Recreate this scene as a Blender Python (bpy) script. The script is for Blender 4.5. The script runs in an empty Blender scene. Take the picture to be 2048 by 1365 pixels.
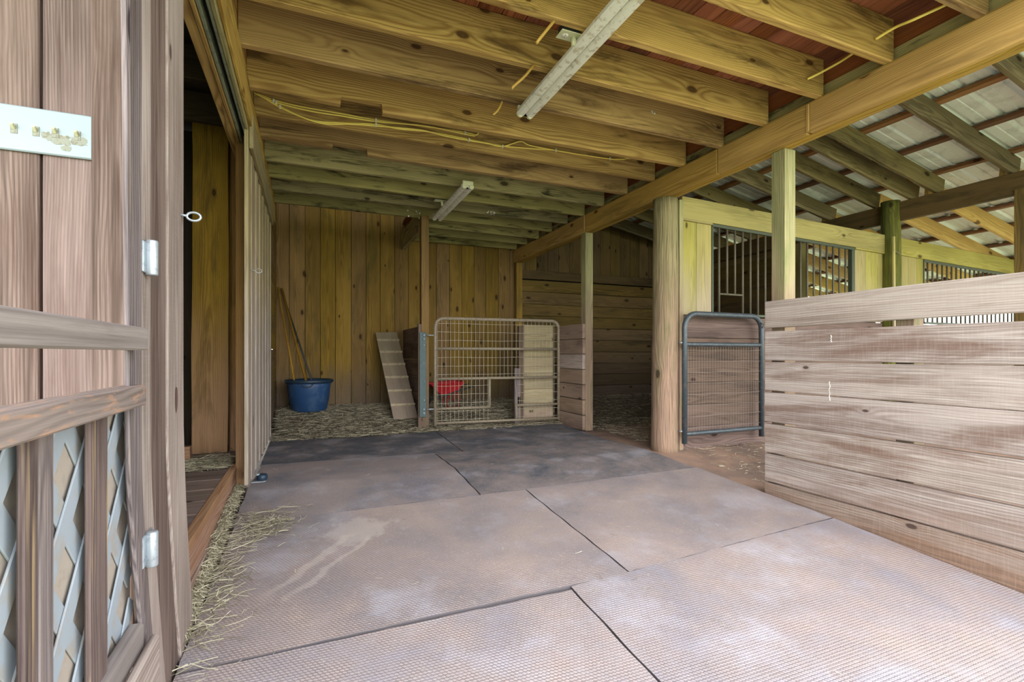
import bpy, bmesh, math, random
import numpy as np
from mathutils import Vector, Matrix
random.seed(7); rng = np.random.default_rng(7)
R = math.radians
scene = bpy.context.scene; COL = scene.collection

# ------------------------------------------------------------------ camera
cam = bpy.data.cameras.new('camera'); cam_o = bpy.data.objects.new('camera', cam); COL.objects.link(cam_o)
YAW = math.atan(409/980)
cam.sensor_width = 36; cam.lens = 980/2048*36; cam.shift_y = 25.5/2048
cam.clip_start = 0.05; cam.clip_end = 300
cam_o.location = (0, 0, 0.87); cam_o.rotation_euler = (R(90), 0, -YAW)
scene.camera = cam_o
# ------------------------------------------------------------------ sky, sun, exposure
scene.view_settings.view_transform = 'Standard'; scene.view_settings.look = 'None'
scene.view_settings.gamma = 1; scene.view_settings.use_curve_mapping = False
scene.view_settings.exposure = 1.4
w = bpy.data.worlds.new('overcast_sky'); scene.world = w; w.use_nodes = True
nt = w.node_tree; nt.nodes.clear()
wo = nt.nodes.new('ShaderNodeOutputWorld'); bg = nt.nodes.new('ShaderNodeBackground')
tc = nt.nodes.new('ShaderNodeTexCoord'); sx = nt.nodes.new('ShaderNodeSeparateXYZ'); cr = nt.nodes.new('ShaderNodeValToRGB')
nt.links.new(tc.outputs['Generated'], sx.inputs[0]); nt.links.new(sx.outputs['Z'], cr.inputs[0])
cr.color_ramp.elements[0].position = 0.0; cr.color_ramp.elements[0].color = (0.94, 0.97, 1.0, 1)
cr.color_ramp.elements[1].position = 0.8; cr.color_ramp.elements[1].color = (0.84, 0.91, 1.0, 1)
nt.links.new(cr.outputs[0], bg.inputs[0]); bg.inputs[1].default_value = 2.35
nt.links.new(bg.outputs[0], wo.inputs[0])
sun = bpy.data.lights.new('hazy_sun', 'SUN'); sun.energy = 1.7; sun.angle = R(70); sun.color = (1.0, 0.98, 0.96)
sun_o = bpy.data.objects.new('hazy_sun', sun); COL.objects.link(sun_o)
sun_o.rotation_euler = Vector((0.22, 1.0, -0.27)).to_track_quat('-Z', 'Y').to_euler()

# ------------------------------------------------------------------ shader helpers
class NT:
    def __init__(s, name):
        s.m = bpy.data.materials.new(name); s.m.use_nodes = True; s.t = s.m.node_tree; s.t.nodes.clear()
        s.out = s.n('ShaderNodeOutputMaterial'); s.b = s.n('ShaderNodeBsdfPrincipled'); s.l(s.b.outputs[0], s.out.inputs[0])
    def n(s, k, **kw):
        x = s.t.nodes.new(k)
        for a, v in kw.items(): setattr(x, a, v)
        return x
    def l(s, a, b): s.t.links.new(a, b)
    def put(s, v, sock):
        if hasattr(v, 'is_linked') or hasattr(v, 'links'): s.l(v, sock)
        else:
            try: sock.default_value = v
            except Exception: sock.default_value = (v[0], v[1], v[2], 1)
    def math(s, op, a, b=None, c=None, clamp=False):
        x = s.n('ShaderNodeMath', operation=op, use_clamp=clamp); s.put(a, x.inputs[0])
        if b is not None: s.put(b, x.inputs[1])
        if c is not None: s.put(c, x.inputs[2])
        return x.outputs[0]
    def vec(s, op, a, b):
        x = s.n('ShaderNodeVectorMath', operation=op); s.put(a, x.inputs[0]); s.put(b, x.inputs[1]); return x.outputs[0]
    def noise(s, v, scale=1, detail=3, rough=.55, dist=0):
        x = s.n('ShaderNodeTexNoise'); s.l(v, x.inputs['Vector']); x.inputs['Scale'].default_value = scale
        x.inputs['Detail'].default_value = detail; x.inputs['Roughness'].default_value = rough; x.inputs['Distortion'].default_value = dist
        return x.outputs['Fac']
    def ramp(s, f, a, b, smooth=True):
        x = s.n('ShaderNodeMapRange', interpolation_type='SMOOTHSTEP' if smooth else 'LINEAR', clamp=True)
        s.put(f, x.inputs[0]); x.inputs[1].default_value = a; x.inputs[2].default_value = b; return x.outputs[0]
    def mix(s, f, a, b, mode='MIX'):
        x = s.n('ShaderNodeMix', data_type='RGBA', blend_type=mode); s.put(f, x.inputs[0])
        for v, i in ((a, 6), (b, 7)):
            if isinstance(v, tuple): x.inputs[i].default_value = (v[0], v[1], v[2], 1)
            else: s.l(v, x.inputs[i])
        return x.outputs[2]
    def bump(s, h, dist=.002, strength=.6):
        x = s.n('ShaderNodeBump'); s.l(h, x.inputs['Height']); x.inputs['Distance'].default_value = dist
        x.inputs['Strength'].default_value = strength; s.l(x.outputs[0], s.b.inputs['Normal'])
def lin(r, g, b):
    f = lambda c: (c/255/12.92) if c/255 <= .04045 else ((c/255+.055)/1.055)**2.4
    return (f(r), f(g), f(b))

def wood(name, light, dark, stain, stain_amt=.4, knots=.45, ring=620, fibre=.35, vary=.25, low=None, zlo=0., zhi=1.3, saw=0., rough=.85, ss=1., ra=.7, sth=.5, warp=.055, streak=0., streak_col=(.5,.45,.38), bump=.0015):
    """timber: growth rings cut flat, fibres along local X, knots, stains; `low` below zhi paints in mud and the less green light near the ground"""
    k = NT(name)
    tc = k.n('ShaderNodeTexCoord'); oi = k.n('ShaderNodeObjectInfo')
    rnd = oi.outputs['Random']
    off = k.n('ShaderNodeCombineXYZ'); k.l(k.math('MULTIPLY', rnd, 37.), off.inputs[0]); k.l(k.math('MULTIPLY', rnd, 3.1), off.inputs[1]); k.l(k.math('MULTIPLY', rnd, 11.), off.inputs[2])
    P = tc.outputs['Object']
    PO = k.vec('ADD', P, off.outputs[0])
    sp = k.n('ShaderNodeSeparateXYZ'); k.l(P, sp.inputs[0])
    so = k.n('ShaderNodeSeparateXYZ'); k.l(PO, so.inputs[0])
    # knots
    kv = k.n('ShaderNodeCombineXYZ'); k.l(k.math('MULTIPLY', so.outputs[0], 2.1), kv.inputs[0]); k.l(k.math('MULTIPLY', so.outputs[1], 4.4), kv.inputs[1])
    vo = k.n('ShaderNodeTexVoronoi', voronoi_dimensions='2D'); k.l(kv.outputs[0], vo.inputs['Vector']); vo.inputs['Scale'].default_value = 1.
    kd = vo.outputs['Distance']
    sc = k.n('ShaderNodeSeparateColor'); k.l(vo.outputs['Color'], sc.inputs[0])
    keep = k.math('LESS_THAN', sc.outputs[0], knots)
    ksz = k.math('MULTIPLY_ADD', sc.outputs[1], .06, .03)
    kn = k.math('MULTIPLY', k.ramp(k.math('DIVIDE', kd, ksz), 1.25, .75), keep)
    bulge = k.math('MULTIPLY', k.math('POWER', 2.718, k.math('MULTIPLY', kd, -9.)), keep)
    # rings
    nv = k.vec('MULTIPLY', PO, (1.3, 7., 7.)); n1 = k.noise(nv, 1., 2, .5)
    zz = k.math('ADD', sp.outputs[2], k.math('MULTIPLY_ADD', rnd, .07, .02))
    yy = k.math('ADD', sp.outputs[1], k.math('MULTIPLY_ADD', rnd, .14, -.07))
    rr = k.math('SQRT', k.math('ADD', k.math('MULTIPLY', yy, yy), k.math('MULTIPLY', zz, zz)))
    rr = k.math('ADD', rr, k.math('MULTIPLY', n1, warp)); rr = k.math('ADD', rr, k.math('MULTIPLY', bulge, .03))
    rr = k.math('ADD', rr, k.math('MULTIPLY', sp.outputs[0], .006))
    rg = k.math('SINE', k.math('MULTIPLY', rr, float(ring))); rg = k.math('MULTIPLY_ADD', rg, .5, .5); rg = k.math('POWER', rg, 1.7)
    fb = k.noise(k.vec('MULTIPLY', PO, (3.5, 210., 210.)), 1., 3, .65)
    fb2 = k.noise(k.vec('MULTIPLY', PO, (1.2, 38., 38.)), 1., 3, .6)
    st = k.noise(k.vec('MULTIPLY', PO, (1.1*ss, 6.*ss, 6.*ss)), 1., 5, .66, .5)
    c = k.mix(k.math('MULTIPLY', rg, ra), light, dark)
    c = k.mix(k.math('MULTIPLY', k.ramp(fb2, .38, .68), fibre), c, dark)
    c = k.mix(k.math('MULTIPLY', k.ramp(fb, .35, .75), fibre*.8), c, tuple(x*.45 for x in dark))
    blot = k.noise(k.vec('MULTIPLY', PO, (.8, 3., 3.)), 1., 3, .6)
    c = k.mix(k.math('MULTIPLY', k.ramp(blot, .42, .66), .38), c, tuple(min(1, x*1.35) for x in light))
    if low is not None:
        ge = k.n('ShaderNodeNewGeometry'); gp = k.n('ShaderNodeSeparateXYZ'); k.l(ge.outputs['Position'], gp.inputs[0])
        hf = k.ramp(k.math('ADD', gp.outputs[2], k.math('MULTIPLY_ADD', st, .9, -.45)), zhi, zlo)
        lowc = k.mix(k.math('MULTIPLY', rg, .5), low, tuple(x*.55 for x in low))
        lowc = k.mix(k.math('MULTIPLY', k.ramp(fb, .35, .75), fibre), lowc, tuple(x*.35 for x in low))
        c = k.mix(hf, c, lowc)  # this height blend puts the green cast of the light up high into the colour
    c = k.mix(k.math('MULTIPLY', k.ramp(st, sth, sth+.2), stain_amt), c, stain)
    if streak > 0:
        s2 = k.noise(k.vec('MULTIPLY', PO, (2.2, 60., 60.)), 1., 2, .5)
        c = k.mix(k.math('MULTIPLY', k.ramp(s2, .58, .7), streak), c, streak_col)
    if saw > 0:
        sw = k.noise(k.vec('MULTIPLY', PO, (170., 9., 9.)), 1., 2, .6)
        c = k.mix(k.math('MULTIPLY', k.ramp(sw, .45, .7), saw), c, tuple(min(1, x*1.5) for x in light))
    halo = k.math('MULTIPLY', k.ramp(k.math('DIVIDE', kd, ksz), 2.2, .9), keep)
    c = k.mix(k.math('MULTIPLY', halo, .45), c, dark)
    c = k.mix(k.math('MULTIPLY', kn, .85), c, (dark[0]*.22, dark[1]*.18, dark[2]*.18))
    hv = k.n('ShaderNodeHueSaturation'); k.l(c, hv.inputs['Color'])
    r2 = k.math('FRACT', k.math('MULTIPLY', rnd, 17.3)); r3 = k.math('FRACT', k.math('MULTIPLY', rnd, 53.7))
    k.l(k.math('MULTIPLY_ADD', r2, vary*2, 1-vary), hv.inputs['Value'])
    k.l(k.math('MULTIPLY_ADD', r3, .016, .492), hv.inputs['Hue'])
    k.l(k.math('MULTIPLY_ADD', r3, .2, .9), hv.inputs['Saturation'])
    k.l(hv.outputs[0], k.b.inputs['Base Color']); k.b.inputs['Roughness'].default_value = rough
    k.b.inputs['Specular IOR Level'].default_value = .25
    hgt = k.math('ADD', k.math('MULTIPLY', rg, -.35), k.math('MULTIPLY', fb, -.8)); hgt = k.math('ADD', hgt, k.math('MULTIPLY', kn, -.6))
    k.bump(hgt, bump, .55)
    return k.m

def plain(name, col, rough=.6, metal=0., spots=None, amt=.5, scale=30., bump=0., col2=None):
    k = NT(name); tc = k.n('ShaderNodeTexCoord'); c = k.n('ShaderNodeRGB'); c.outputs[0].default_value = (*col, 1); c = c.outputs[0]
    n = k.noise(tc.outputs['Object'], scale, 4, .65)
    if spots: c = k.mix(k.math('MULTIPLY', k.ramp(n, .5, .66), amt), c, spots)
    if col2: c = k.mix(k.ramp(k.noise(tc.outputs['Object'], scale*.2, 3), .4, .6), c, col2)
    k.l(c, k.b.inputs['Base Color']); k.b.inputs['Roughness'].default_value = rough; k.b.inputs['Metallic'].default_value = metal
    if bump: k.bump(n, bump, .5)
    return k.m

M = {}
M['joist'] = wood('pine_joist', lin(184,152,94), lin(126,92,50), lin(72,52,28), .8, .35, vary=.2, ra=.8, ss=1.2)
M['joist_green'] = wood('green_joist', lin(168,156,108), lin(104,94,58), lin(40,42,28), .95, .35, vary=.2, ss=2.0)  # greener timber with near-black stains
M['girder'] = wood('pine_girder', lin(180,146,84), lin(138,104,52), lin(104,84,46), .6, .25, vary=.10)
M['deck'] = wood('red_deck_board', lin(150,92,60), lin(104,54,34), lin(70,48,34), .7, .15)
M['rafter'] = wood('grey_rafter', lin(132,118,84), lin(80,68,46), lin(56,48,32), .75, .3)
M['rafter_pale'] = wood('pale_rafter', lin(196,166,100), lin(160,124,66), lin(140,110,60), .3, .3)
M['purlin'] = wood('red_purlin', lin(136,100,70), lin(96,64,42), lin(72,48,34), .5, .1)
M['back'] = wood('back_wall_pine', lin(140,112,60), lin(102,76,36), lin(80,74,42), .65, .6, low=lin(112,94,74), zlo=.2, zhi=.85, vary=.17)
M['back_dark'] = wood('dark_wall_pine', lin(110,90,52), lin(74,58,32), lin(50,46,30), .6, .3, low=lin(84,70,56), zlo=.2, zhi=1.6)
M['post'] = wood('treated_post', lin(158,152,112), lin(106,100,68), lin(100,108,66), .55, .2, low=lin(146,124,106), zlo=.8, zhi=2.0, vary=.08, fibre=.6)
M['weather'] = wood('weathered_plank', lin(180,168,159), lin(128,110,99), lin(110,84,70), .8, .26, vary=.07, saw=.08, fibre=.6, ring=480, ra=.6, ss=.8, low=lin(146,118,102), zlo=-.2, zhi=.12, bump=.0035)
M['stall'] = wood('stall_plank', lin(122,104,90), lin(80,62,52), lin(58,46,40), .6, .25, vary=.15)
M['stallfront'] = wood('stall_front_pine', lin(152,142,84), lin(118,106,56), lin(106,106,58), .5, .25, low=lin(156,142,118), zlo=1.1, zhi=1.9, vary=.10)
M['front'] = wood('siding_plank', lin(132,114,106), lin(84,68,60), lin(84,60,50), .55, .10, vary=.05, ring=800, fibre=.8, ra=.6, warp=.04, bump=.003)
M['wing'] = wood('grey_jamb', lin(170,156,146), lin(120,102,92), lin(112,92,82), .5, .10, vary=.06, saw=.05, fibre=.6)
M['stile'] = wood('ridged_stile', lin(138,126,124), lin(88,78,78), lin(70,58,54), .6, .05, vary=.05, streak=.35, streak_col=lin(176,152,124), bump=.005, fibre=.6)
M['slat'] = wood('dark_slat', lin(116,100,96), lin(74,60,58), lin(60,48,48), .6, .05, vary=.14, streak=.6, streak_col=lin(176,150,112), bump=.005, fibre=.6)
M['railtop'] = wood('grey_rail', lin(146,136,130), lin(112,102,98), lin(92,82,80), .5, .05, vary=.04, fibre=.5, ring=300)
M['railworn'] = wood('worn_rail', lin(134,120,112), lin(92,80,74), lin(178,134,96), .75, .03, vary=.02, ss=9., sth=.5, fibre=.5)
M['door'] = wood('sliding_door_plank', lin(170,154,118), lin(130,114,84), lin(122,112,78), .4, .15, vary=.12, low=lin(168,154,144), zlo=.7, zhi=1.8, fibre=.5)
M['slab'] = wood('rough_slab', lin(142,112,52), lin(92,66,28), lin(70,54,30), .6, .5, vary=.04, low=lin(156,122,96), zlo=.3, zhi=1.5)
M['jamb'] = wood('brown_jamb', lin(146,112,66), lin(104,74,38), lin(90,66,40), .5, .2, low=lin(160,124,94), zlo=.3, zhi=1.2)
M['step'] = wood('step_plank', lin(184,146,118), lin(148,104,80), lin(124,88,72), .5, .3)
M['ramp'] = wood('ramp_plank', lin(146,132,104), lin(118,104,80), lin(160,148,122), .5, .1, vary=.05, low=lin(150,134,116), zlo=.3, zhi=.9)
M['handle'] = wood('tool_handle_wood', lin(150,114,56), lin(112,80,34), lin(96,70,34), .3, 0.)
M['dark_room'] = wood('dark_plank', lin(60,50,36), lin(40,32,22), lin(30,26,18), .4, .2)  # very dark brown timber
M['log'] = wood('round_log', lin(150,140,98), lin(98,88,58), lin(84,92,48), .6, .2, low=lin(156,128,106), zlo=.6, zhi=1.9, vary=.03, fibre=.9, streak=.6, streak_col=lin(84,70,50), bump=.008)
M['plank_pale'] = wood('pale_screen_plank', lin(176,162,128), lin(146,130,98), lin(132,118,90), .5, .5, vary=.08, low=lin(176,150,128), zlo=-.1, zhi=.35)
M['cable_old'] = plain('old_brown_cable', lin(170,136,60), .7)
M['slat2'] = wood('wing_plank', lin(150,128,108), lin(104,84,68), lin(90,70,54), .5, .3, vary=.12)
M['mat_side'] = plain('mat_side_rubber', lin(88,82,84), .9)
M['log_green'] = wood('green_log', lin(108,106,50), lin(70,70,34), lin(52,60,28), .7, .2, fibre=.8, vary=.03)
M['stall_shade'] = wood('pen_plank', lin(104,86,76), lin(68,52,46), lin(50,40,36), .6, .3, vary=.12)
M['knot'] = plain('dark_knot', lin(92,66,60), .8, 0, lin(60,42,38), .6, 120.)
M['cleat'] = plain('dusty_cleat', lin(176,162,134), .9, 0, lin(140,124,98), .6, 30.)
M['white'] = plain('white_enamel', lin(226,224,212), .5, 0, lin(160,140,106), .6, 24.)
M['plate'] = plain('switch_plate_plastic', lin(138,154,158), .4, 0)
M['plate_dirty'] = plain('switch_plate_stained', lin(124,128,112), .5, 0, lin(96,88,62), .8, 90.)
M['cream'] = plain('cream_plastic', lin(196,196,160), .5)
M['galv'] = plain('galvanised_steel', lin(176,184,190), .42, .55, lin(120,128,136), .6, 60.)
M['dark_metal'] = plain('dark_metal', lin(60,62,60), .6, .3)
M['track'] = plain('green_grey_track', lin(136,140,118), .6, .1, lin(90,94,76), .6, 20.)
M['black'] = plain('black_slot', lin(20,20,18), .9)
M['teal'] = plain('teal_painted_steel', lin(58,78,78), .55, .1, lin(46,62,62), .5, 20.)
M['gate_rust'] = plain('dusty_gate_pipe', lin(140,128,108), .75, .1, lin(100,86,68), .7, 45., .001)
M['wire'] = plain('galvanised_wire', lin(176,168,146), .6, .3)
M['gate_dark'] = plain('blue_grey_gate_pipe', lin(56,66,72), .45, .2, lin(96,90,82), .5, 30.)
M['wire_dark'] = plain('dull_wire', lin(120,110,100), .6, .2)
M['bar'] = plain('brown_green_bar', lin(84,78,60), .7, .1, lin(64,60,46), .5, 30.)
M['barframe'] = plain('green_bar_frame', lin(64,70,52), .6, .2)
M['tub'] = plain('blue_plastic', lin(34,66,106), .5, 0, lin(72,96,120), .5, 9.)
M['tub_rim'] = plain('dark_blue_plastic', lin(26,46,64), .5)
M['red'] = plain('red_painted_steel', lin(176,30,40), .5, 0, lin(130,34,36), .3, 12.)
M['cable'] = plain('yellow_cable', lin(240,216,112), .5)
M['staple'] = plain('white_staple', lin(226,222,196), .5)
M['white_spot'] = plain('bird_dropping_white', lin(226,224,216), .9)
M['lattice'] = plain('pale_blue_lattice', lin(150,158,166), .8, 0, lin(156,146,134), .7, 12.)
M['lattice_sand'] = plain('sand_lattice', lin(150,142,132), .85, 0, lin(140,130,120), .6, 12.)
M['sand'] = plain('sand_panel', lin(164,152,140), .9, 0, lin(148,134,122), .5, 40., .001)
M['roofmetal'] = plain('galvanised_roofing', lin(222,228,224), .45, .1, lin(180,186,180), .5, 6.)
M['web'] = plain('cobweb_thread', lin(170,165,150), .9)

def mat_rubber(i, dust, tint):
    k = NT('rubber_mat_%d' % i); ge = k.n('ShaderNodeNewGeometry'); P = ge.outputs['Position']
    sp = k.n('ShaderNodeSeparateXYZ'); k.l(P, sp.inputs[0])
    cx = k.n('ShaderNodeCombineXYZ'); k.l(k.math('ADD', sp.outputs[0], k.math('MULTIPLY', sp.outputs[1], .577)), cx.inputs[0]); k.l(k.math('MULTIPLY', sp.outputs[1], 1.1547), cx.inputs[1])
    vo = k.n('ShaderNodeTexVoronoi', voronoi_dimensions='2D'); k.l(cx.outputs[0], vo.inputs['Vector']); vo.inputs['Scale'].default_value = 68.; vo.inputs['Randomness'].default_value = .08
    groove = k.ramp(vo.outputs['Distance'], .30, .50)
    nA = k.noise(P, 1.3 + .2*i, 5, .6, .3); nB = k.noise(P, 9., 4, .7); nC = k.noise(P, 70., 3, .7)
    amt = k.math('ADD', dust, k.math('MULTIPLY_ADD', nA, 1.5, -.75)); amt = k.math('ADD', amt, k.math('MULTIPLY_ADD', nB, .9, -.45), clamp=True)
    c = k.mix(amt, tint, lin(178,158,148))
    c = k.mix(k.math('MULTIPLY', k.ramp(k.noise(P, 2.7, 4, .6), .5, .7), .4), c, lin(184,182,192))
    gf = k.math('MULTIPLY', groove, k.ramp(nB, .25, .6))
    c = k.mix(k.math('MULTIPLY', gf, .55), c, lin(96,88,90))
    c = k.mix(k.math('MULTIPLY', k.ramp(nC, .55, .75), .35), c, lin(196,186,176))
    if i == 3:
        # pale dusty splash dragged across the mat
        P2 = k.vec('ADD', P, k.vec('MULTIPLY', k.n('ShaderNodeTexNoise').outputs['Color'], (0., 0., 0.)))
        dx = k.math('ADD', sp.outputs[0], -.25); dy = k.math('ADD', sp.outputs[1], -2.74)
        q = k.math('SQRT', k.math('ADD', k.math('MULTIPLY', dx, dx), k.math('MULTIPLY', k.math('MULTIPLY', dy, dy), 1.2)))
        q = k.math('ADD', q, k.math('MULTIPLY_ADD', k.noise(P, 9., 5, .75), .62, -.31))
        c = k.mix(k.math('MULTIPLY', k.ramp(q, .22, .10), .42), c, lin(194,182,174))
        for off, wd in ((0., .03), (.09, .022)):
            t = k.math('ADD', k.math('ADD', k.math('MULTIPLY', dx, .80), k.math('MULTIPLY', dy, -.62)), -off)
            t = k.math('ADD', t, k.math('MULTIPLY_ADD', k.noise(P, 5., 4), .16, -.08))
            s_ = k.math('ADD', k.math('MULTIPLY', dx, .62), k.math('MULTIPLY', dy, .78))
            m_ = k.math('MULTIPLY', k.ramp(k.math('ABSOLUTE', t), wd, wd*.3), k.math('MULTIPLY', k.ramp(s_, -.75, -.5), k.ramp(s_, 0., -.12)))
            c = k.mix(k.math('MULTIPLY', m_, .32), c, lin(204,190,180))
    k.l(c, k.b.inputs['Base Color']); k.b.inputs['Roughness'].default_value = .72
    h = k.math('ADD', k.math('MULTIPLY', groove, -1.), k.math('MULTIPLY', nC, .5))
    k.bump(h, .003, .5)
    return k.m

def mat_ground():
    k = NT('dirt_and_bedding'); ge = k.n('ShaderNodeNewGeometry'); P = ge.outputs['Position']
    sp = k.n('ShaderNodeSeparateXYZ'); k.l(P, sp.inputs[0])
    n1 = k.noise(P, 3., 5, .6); n2 = k.noise(P, 60., 4, .7); n3 = k.noise(P, 180., 3, .7)
    dirt = k.mix(k.ramp(n1, .35, .65), lin(150,120,100), lin(122,100,88))
    bed = k.mix(k.ramp(n2, .4, .62), lin(66,58,46), lin(122,110,90)); bed = k.mix(k.math('MULTIPLY', k.ramp(n3, .45, .65), .5), bed, lin(60,52,40))
    f = k.ramp(k.math('ADD', sp.outputs[1], k.math('MULTIPLY_ADD', n1, 1.2, -.6)), 4.9, 5.3)
    c = k.mix(f, dirt, bed); k.l(c, k.b.inputs['Base Color']); k.b.inputs['Roughness'].default_value = .95
    k.bump(k.math('ADD', n1, k.math('MULTIPLY', n2, .3)), .012, .7)
    return k.m
def mat_grass():
    k = NT('mown_grass'); ge = k.n('ShaderNodeNewGeometry'); P = ge.outputs['Position']
    c = k.mix(k.ramp(k.noise(P, 2., 4), .35, .65), lin(150,158,112), lin(176,178,140)); k.l(c, k.b.inputs['Base Color']); k.b.inputs['Roughness'].default_value = .95
    return k.m
def mat_straw():
    k = NT('dry_straw'); g = k.n('ShaderNodeAttribute'); g.attribute_name = 'tone'
    c = k.mix(g.outputs['Fac'], lin(84,74,54), lin(214,204,176)); k.l(c, k.b.inputs['Base Color']); k.b.inputs['Roughness'].default_value = .8
    return k.m
def mat_hay():
    k = NT('green_hay'); g = k.n('ShaderNodeAttribute'); g.attribute_name = 'tone'
    c = k.mix(g.outputs['Fac'], lin(106,98,70), lin(208,200,172)); k.l(c, k.b.inputs['Base Color']); k.b.inputs['Roughness'].default_value = .8
    return k.m
M['ground'] = mat_ground(); M['grass'] = mat_grass(); M['straw'] = mat_straw(); M['hay'] = mat_hay()

# ------------------------------------------------------------------ object helpers
def tag(o, label=None, cat=None, group=None, kind=None):
    if label: o['label'] = label
    if cat: o['category'] = cat
    if group: o['group'] = group
    if kind: o['kind'] = kind
    return o
def empty(name, loc=(0, 0, 0), label=None, cat=None, group=None, kind=None):
    o = bpy.data.objects.new(name, None); COL.objects.link(o); o.location = loc; o.empty_display_size = .1
    return tag(o, label, cat, group, kind)
def link(name, me, mat, parent=None, mw=None):
    if mat is not None: me.materials.clear(); me.materials.append(mat)
    o = bpy.data.objects.new(name, me); COL.objects.link(o)
    if mw is not None: o.matrix_world = mw
    if parent is not None:
        o.parent = parent
        pm = Matrix.Translation(parent_world(parent))
        o.matrix_parent_inverse = world_of(parent).inverted()
        if mw is not None: o.matrix_basis = mw
    WORLD[o.name] = mw.copy() if mw is not None else Matrix.Identity(4)
    return o
WORLD = {}
def world_of(o):
    if o.name in WORLD: return WORLD[o.name]
    return Matrix.Translation(o.location) @ o.rotation_euler.to_matrix().to_4x4()
def parent_world(o): return world_of(o).translation
def box_mesh(l, wd, t, bev=.003, wob=0., name='b'):
    bm = bmesh.new(); nseg = max(1, int(l/.25)) if wob else 1
    prof = [(-wd/2, -t/2), (wd/2, -t/2), (wd/2, t/2), (-wd/2, t/2)]
    rings = []
    e1 = random.random()*9; e2 = random.random()*9
    for i in range(nseg+1):
        x = -l/2 + l*i/nseg
        a = wob*(math.sin(x*2.3+e1)+.5*math.sin(x*7+e2)); b = wob*(math.sin(x*2.1+e2)+.5*math.sin(x*6+e1))
        rings.append([bm.verts.new((x, y + (a if y < 0 else b), z)) for y, z in prof])
    for i in range(nseg):
        for j in range(4):
            bm.faces.new((rings[i][j], rings[i+1][j], rings[i+1][(j+1) % 4], rings[i][(j+1) % 4]))
    bm.faces.new(rings[0]); bm.faces.new(rings[-1][::-1])
    bmesh.ops.recalc_face_normals(bm, faces=bm.faces)
    bev = min(bev, t*.3, wd*.3)
    if bev > 0:
        eds = [e for e in bm.edges if len(e.link_faces) == 2 and e.calc_face_angle(0) > .9]
        bmesh.ops.bevel(bm, geom=eds, offset=bev, segments=1, affect='EDGES')
    me = bpy.data.meshes.new(name); bm.to_mesh(me); bm.free(); return me
def frame(p0, p1, side):
    p0, p1 = Vector(p0), Vector(p1); x = (p1-p0).normalized(); s = Vector(side)
    y = (s - x*s.dot(x)).normalized(); z = x.cross(y)
    m = Matrix((x, y, z)).transposed().to_4x4(); m.translation = (p0+p1)/2; return m, (p1-p0).length
def beam(name, p0, p1, side, wd, t, mat, parent=None, bev=.003, wob=0.):
    """box from p0 to p1 (centre line), wd wide along `side`, t thick across"""
    m, l = frame(p0, p1, side)
    return link(name, box_mesh(l, wd, t, bev, wob, name), mat, parent, m)
def bx(name, x, y, z, axis, mat, parent=None, bev=.003, wob=0.):
    """axis-aligned board given by its extents, grain along `axis`"""
    e = [abs(x[1]-x[0]), abs(y[1]-y[0]), abs(z[1]-z[0])]; c = [(x[0]+x[1])/2, (y[0]+y[1])/2, (z[0]+z[1])/2]
    i = 'XYZ'.index(axis); oth = [j for j in range(3) if j != i]; j = max(oth, key=lambda q: e[q]); h = [q for q in oth if q != j][0]
    a = c[:]; b = c[:]; a[i] -= e[i]/2; b[i] += e[i]/2; s = [0, 0, 0]; s[j] = 1
    return beam(name, a, b, s, e[j], e[h], mat, parent, bev, wob)
def tube_bm(bm, pts, r, seg=8, cap=True, closed=False):
    pts = [Vector(p) for p in pts]; n = len(pts); rings = []; up = None
    for i in range(n):
        a = pts[i-1] if (i > 0 or closed) else pts[i]; b = pts[(i+1) % n] if (i < n-1 or closed) else pts[i]
        t = (b-a).normalized()
        if up is None: up = Vector((0, 0, 1)) if abs(t.z) < .9 else Vector((1, 0, 0))
        u = (up - t*up.dot(t)).normalized(); v = t.cross(u); up = u
        rr = r(i/(n-1)) if callable(r) else r
        rings.append([bm.verts.new(pts[i] + u*rr*math.cos(2*math.pi*k/seg) + v*rr*math.sin(2*math.pi*k/seg)) for k in range(seg)])
    m = n if closed else n-1
    for i in range(m):
        A, B = rings[i], rings[(i+1) % n]
        for k in range(seg):
            f = bm.faces.new((A[k], A[(k+1) % seg], B[(k+1) % seg], B[k])); f.smooth = True
    if cap and not closed: bm.faces.new(rings[0][::-1]); bm.faces.new(rings[-1])
def tube(name, pts, r, mat, parent=None, seg=8, closed=False):
    """local origin stays at the first point so that object textures follow the thing"""
    o0 = Vector(pts[0]); bm = bmesh.new(); tube_bm(bm, [Vector(p)-o0 for p in pts], r, seg, True, closed)
    bmesh.ops.recalc_face_normals(bm, faces=bm.faces)
    me = bpy.data.meshes.new(name); bm.to_mesh(me); bm.free()
    return link(name, me, mat, parent, Matrix.Translation(o0))
def bm_obj(name, bm, mat, parent=None, mw=None):
    bmesh.ops.recalc_face_normals(bm, faces=bm.faces)
    me = bpy.data.meshes.new(name); bm.to_mesh(me); bm.free(); return link(name, me, mat, parent, mw or Matrix.Identity(4))
def lathe(bm, prof, seg=32, c=(0, 0, 0)):
    rings = [[bm.verts.new((c[0]+r*math.cos(2*math.pi*k/seg), c[1]+r*math.sin(2*math.pi*k/seg), c[2]+z)) for k in range(seg)] for r, z in prof]
    for A, B in zip(rings, rings[1:]):
        for k in range(seg):
            f = bm.faces.new((A[k], A[(k+1) % seg], B[(k+1) % seg], B[k])); f.smooth = True
    return rings
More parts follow.
